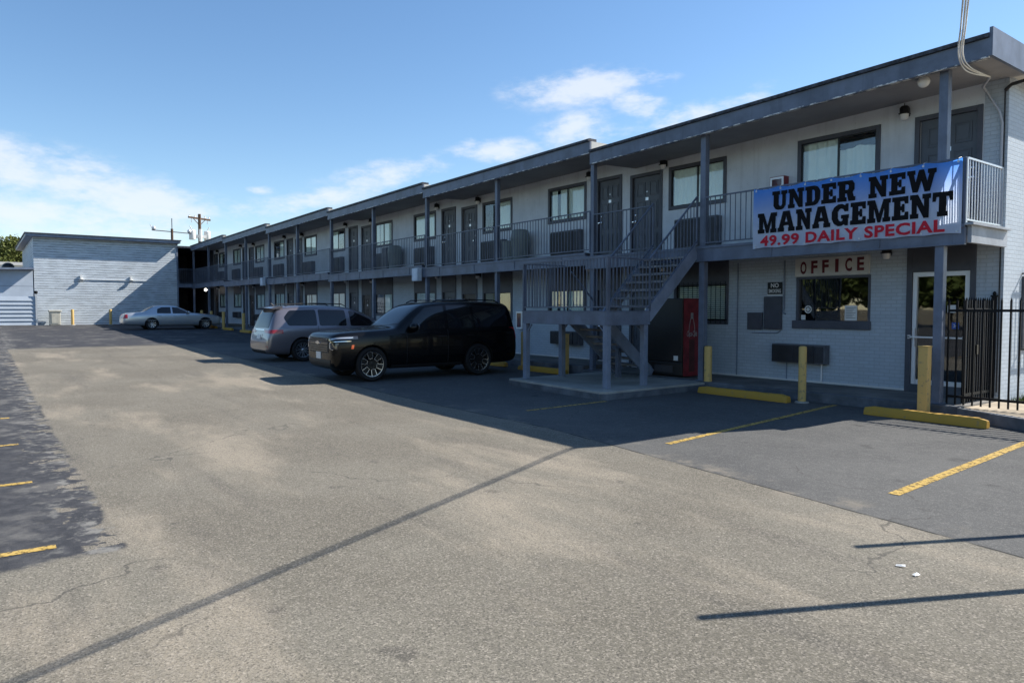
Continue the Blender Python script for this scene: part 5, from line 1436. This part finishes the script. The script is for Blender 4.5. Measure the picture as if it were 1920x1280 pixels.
# ---------------------------------------------------------------- silver sedan
sed = thing('parked_car', 'silver four door sedan parked nose in at the far end of the lot', 'car', (0, 0, 0))
tab = [
 (.00, .66, .34, .58, .60, .50, .64), (.06, .76, .24, .66, .82, .70, .735), (.25, .85, .20, .74, .95, .80, .82), (.7, .92, .19, .80, .985, .83, .885), (1.3, .97, .19, .86, .99, .84, .935), (1.66, 1.00, .19, .885, .99, .83, .965),
 (1.78, 1.04, .19, .89, .99, .80, 1.0), (2.15, 1.25, .19, .90, .99, .735, 1.19), (2.5, 1.40, .19, .905, .99, .69, 1.33), (2.85, 1.455, .19, .91, .985, .665, 1.39), (3.3, 1.465, .19, .91, .985, .66, 1.40), (3.7, 1.43, .20, .91, .985, .665, 1.365),
 (3.98, 1.33, .20, .91, .98, .68, 1.27), (4.25, 1.14, .20, .91, .975, .73, 1.10), (4.42, 1.055, .21, .905, .97, .79, 1.02), (4.75, 1.03, .22, .89, .95, .80, .995), (5.15, .995, .25, .86, .92, .77, .96), (5.36, .94, .28, .80, .88, .74, .905), (5.43, .80, .32, .70, .84, .70, .77), (5.47, .64, .38, .56, .76, .64, .62)]
c = Car(sed, 5.47, tab); c.wr = .335
SILVER = car_paint('silver_paint', (.50, .53, .56), .55, .28)
WH = (1.0, 3.99)
c.body(WH, .385, SILVER, WELL)
dp = [[(1.80, .27), (1.80, .93), (2.1, 1.13), (2.55, 1.35), (2.90, 1.375), (2.90, .27)], [(2.915, .27), (2.915, 1.38), (3.55, 1.35), (3.80, 1.22), (3.72, .80), (3.60, .55), (3.56, .27)]]
D = doors(c, dp, .0035, SILVER)
handles(c, [(2.72, .80), (3.58, .81)], .985, CHROME, D)
for p in ([(1.92, .945), (2.12, 1.10), (2.52, 1.31), (2.84, 1.335), (2.84, .95)], [(2.93, .95), (2.93, 1.335), (3.42, 1.32), (3.66, 1.22), (3.70, .965)]):
    for sd in (-1, 1): c.chunk(c.side(rounded(p, .04), (sd,)), .0075, 'side_window', tinted('sedan_glass', (.03, .04, .05)) if 0 else TINT)
c.chunk(c.top([(1.79, -.72), (1.73, 0), (1.79, .72), (2.48, .60), (2.50, 0), (2.48, -.60)], .95), .006, 'windscreen', WIND)
c.chunk(c.top([(3.86, -.58), (3.84, 0), (3.86, .58), (4.30, .66), (4.34, 0), (4.30, -.66)], .95), .007, 'rear_window', TINT)
for sd in (-1, 1):
    q = [(.50, .66), (.90, .66), (.90, .90), (.52, .90)]
    c.chunk(c.end(rounded(q if sd > 0 else mirror(q), .02), False, .22), .010, 'taillight', REDL)
    q = [(.55, .58), (.92, .60), (.92, .72), (.55, .72)]
    c.chunk(c.end(q if sd > 0 else mirror(q), True, .5), .008, 'headlight', CLEARL)
    c.chunk(c.side([(.45, .52), (5.1, .55), (5.1, .575), (.45, .545)], (sd,)), .011, 'side_moulding', SILVER)
c.chunk(c.end(rounded([(-.42, .44), (.42, .44), (.44, .70), (-.44, .70)], .04), True, .3), .006, 'grille', CHROME)
c.chunk(c.end(rounded([(-1, .30), (1, .30), (1, .56), (-1, .56)], .03), False, .6), .014, 'rear_bumper', SILVER)
c.chunk(c.end([(-.155, .66), (.155, .66), (.155, .80), (-.155, .80)], False, .4), .012, 'licence_plate', PLATE)
mirrors(c, 1.98, .98, .93, SILVER, (.09, .11, .07))
for s in WH:
    for sd in (-1, 1): wheel(sed, c.P(s), sd, .975, .335, .225, .225, ('single', 9), (RUBBER, SILV, BARL))
c.clean()

def park(o, x, y, heading):
    """x, y = plan centre of the car"""
    o.location = (x, y, zg(x)); WLOC[o] = Vector(o.location)
    o.rotation_euler = (0, 0, heading)
park(suv, -16.32, 9.08, R(-92)); 
park(van, -22.5, 9.5, R(90)); 
park(sed, -47.6, 9.5, R(90))
suv.scale = (.965, .95, 1.0)
# ================================================================== CAMERA
cam = bpy.data.cameras.new('camera'); co = bpy.data.objects.new('camera', cam); COL.objects.link(co)
cam.sensor_width = 36; cam.lens = 36*1340/1920; cam.clip_start = .1; cam.clip_end = 5000
th, pit = R(36.76), math.atan(60/1340)
F = Vector((-math.cos(th)*math.cos(pit), math.sin(th)*math.cos(pit), -math.sin(pit))); Rt = Vector((math.sin(th), math.cos(th), 0)); U = Rt.cross(F)
co.matrix_world = Matrix(((Rt.x, U.x, -F.x, 0), (Rt.y, U.y, -F.y, 0), (Rt.z, U.z, -F.z, 1.76), (0, 0, 0, 1)))
SC.camera = co
# ================================================================== LIGHT AND SKY
EL = R(41); SX, SY = .307, .952
sd_ = Vector((SX*math.cos(EL), SY*math.cos(EL), math.sin(EL)))
su = bpy.data.lights.new('sun', 'SUN'); so = bpy.data.objects.new('sun', su); COL.objects.link(so)
su.energy = 5.; su.angle = R(.35); su.color = (1., .95, .87)
so.rotation_euler = sd_.to_track_quat('Z', 'Y').to_euler(); so.location = (0, 0, 30)
w = bpy.data.worlds.new('World'); SC.world = w; w.use_nodes = True
nt = w.node_tree; N = nt.nodes; Lk = nt.links; bg = N['Background']
sky = N.new('ShaderNodeTexSky'); sky.sky_type = 'NISHITA'; sky.sun_disc = False; sky.sun_elevation = EL; sky.sun_rotation = math.atan2(SX, SY); sky.altitude = 200; sky.air_density = 1.; sky.dust_density = .2; sky.ozone_density = 1.6
tc = N.new('ShaderNodeTexCoord'); sp = N.new('ShaderNodeSeparateXYZ'); Lk.new(tc.outputs['Generated'], sp.inputs[0])
def M_(op, a, b=None, clamp=False):
    n = N.new('ShaderNodeMath'); n.operation = op; n.use_clamp = clamp
    for i, q in enumerate((a, b)):
        if q is None: continue
        if isinstance(q, (int, float)): n.inputs[i].default_value = q
        else: Lk.new(q, n.inputs[i])
    return n.outputs[0]
az = M_('ARCTAN2', sp.outputs[1], M_('MULTIPLY', sp.outputs[0], -1)); el = M_('ARCSINE', sp.outputs[2])
# warp the blob coordinates so the edges are ragged
def nz(scale, detail, rough, st=(1, 1, 1), off=(0, 0, 0)):
    mp = N.new('ShaderNodeMapping'); mp.inputs['Scale'].default_value = st; mp.inputs['Location'].default_value = off; Lk.new(tc.outputs['Generated'], mp.inputs[0])
    n = N.new('ShaderNodeTexNoise'); n.inputs['Scale'].default_value = scale; n.inputs['Detail'].default_value = detail; n.inputs['Roughness'].default_value = rough; Lk.new(mp.outputs[0], n.inputs['Vector']); return n.outputs['Fac']
n1 = nz(9, 9, .60, (1, 1, 2.2)); n2 = nz(30, 7, .62, (1, 1, 2.6)); n3 = nz(4.5, 6, .55, (1, 1, 3), (3, 1, 0))
def pix(px, py):
    a = (px-960)/1340; b = (640-py)/1340; d = (F+Rt*a+U*b).normalized(); return math.atan2(d.y, -d.x), math.asin(d.z)
tot = None
for (px, py, wx, wy, tilt, amp) in ((1110, 163, 125, 26, -3, 1.0), (1200, 196, 60, 30, 30, .9), (1320, 208, 105, 20, -12, .85), (1075, 235, 60, 20, -14, .85), (1100, 256, 85, 17, -6, .7), (925, 282, 70, 17, -3, .95), (885, 275, 20, 14, 20, .8), (735, 325, 95, 22, -10, .9), (600, 375, 130, 18, -12, .85), (480, 395, 150, 20, -4, .6), (492, 357, 28, 7, 0, .7), (70, 322, 175, 36, 12, 1.0), (20, 300, 90, 26, 8, .95), (230, 372, 190, 32, 8, .95), (330, 360, 120, 26, 10, .45), (120, 405, 280, 36, 0, .82), (560, 410, 300, 22, -2, .5)):
    a0, e0 = pix(px, py); k = 1340.
    du = M_('SUBTRACT', az, a0); dv = M_('SUBTRACT', el, e0); ct, s_ = math.cos(R(tilt)), math.sin(R(tilt))
    u = M_('ADD', M_('MULTIPLY', du, ct), M_('MULTIPLY', dv, -s_)); v = M_('ADD', M_('MULTIPLY', du, s_), M_('MULTIPLY', dv, ct))
    q = M_('ADD', M_('POWER', M_('ABSOLUTE', M_('MULTIPLY', u, k/wx*.85)), 2), M_('POWER', M_('ABSOLUTE', M_('MULTIPLY', v, k/wy*.85)), 2))
    g = M_('MULTIPLY', M_('EXPONENT', M_('MULTIPLY', q, -.8)), amp)
    tot = g if tot is None else M_('MAXIMUM', tot, g)
# faint cirrus over the rest of the sky
hi = M_('MULTIPLY', M_('SUBTRACT', n3, .60), 1.5, True)
rag = M_('ADD', M_('MULTIPLY', M_('SUBTRACT', n1, .5), 1.9), M_('MULTIPLY', M_('SUBTRACT', n2, .5), 1.3))
cm = N.new('ShaderNodeMapRange'); cm.interpolation_type = 'SMOOTHSTEP'; cm.inputs['From Min'].default_value = .22; cm.inputs['From Max'].default_value = 1.05
Lk.new(M_('ADD', tot, M_('MULTIPLY', rag, M_('ADD', .12, M_('MINIMUM', M_('MULTIPLY', tot, 1.4), .8)))), cm.inputs['Value'])
mx = N.new('ShaderNodeMix'); mx.data_type = 'RGBA'; mx.inputs[7].default_value = (5.3, 5.55, 6.0, 1)
Lk.new(M_('MULTIPLY', cm.outputs[0], .74), mx.inputs[0])
hs = N.new('ShaderNodeHueSaturation'); hs.inputs['Saturation'].default_value = 1.15; hs.inputs['Value'].default_value = 1.0
Lk.new(sky.outputs[0], hs.inputs['Color']); Lk.new(hs.outputs[0], mx.inputs[6]); Lk.new(mx.outputs[2], bg.inputs[0])
bg.inputs[1].default_value = .105
SC.view_settings.view_transform = 'Standard'; SC.view_settings.look = 'None'; SC.view_settings.exposure = .76; SC.view_settings.gamma = 1
SC.cycles.max_bounces = 8; SC.cycles.transparent_max_bounces = 12
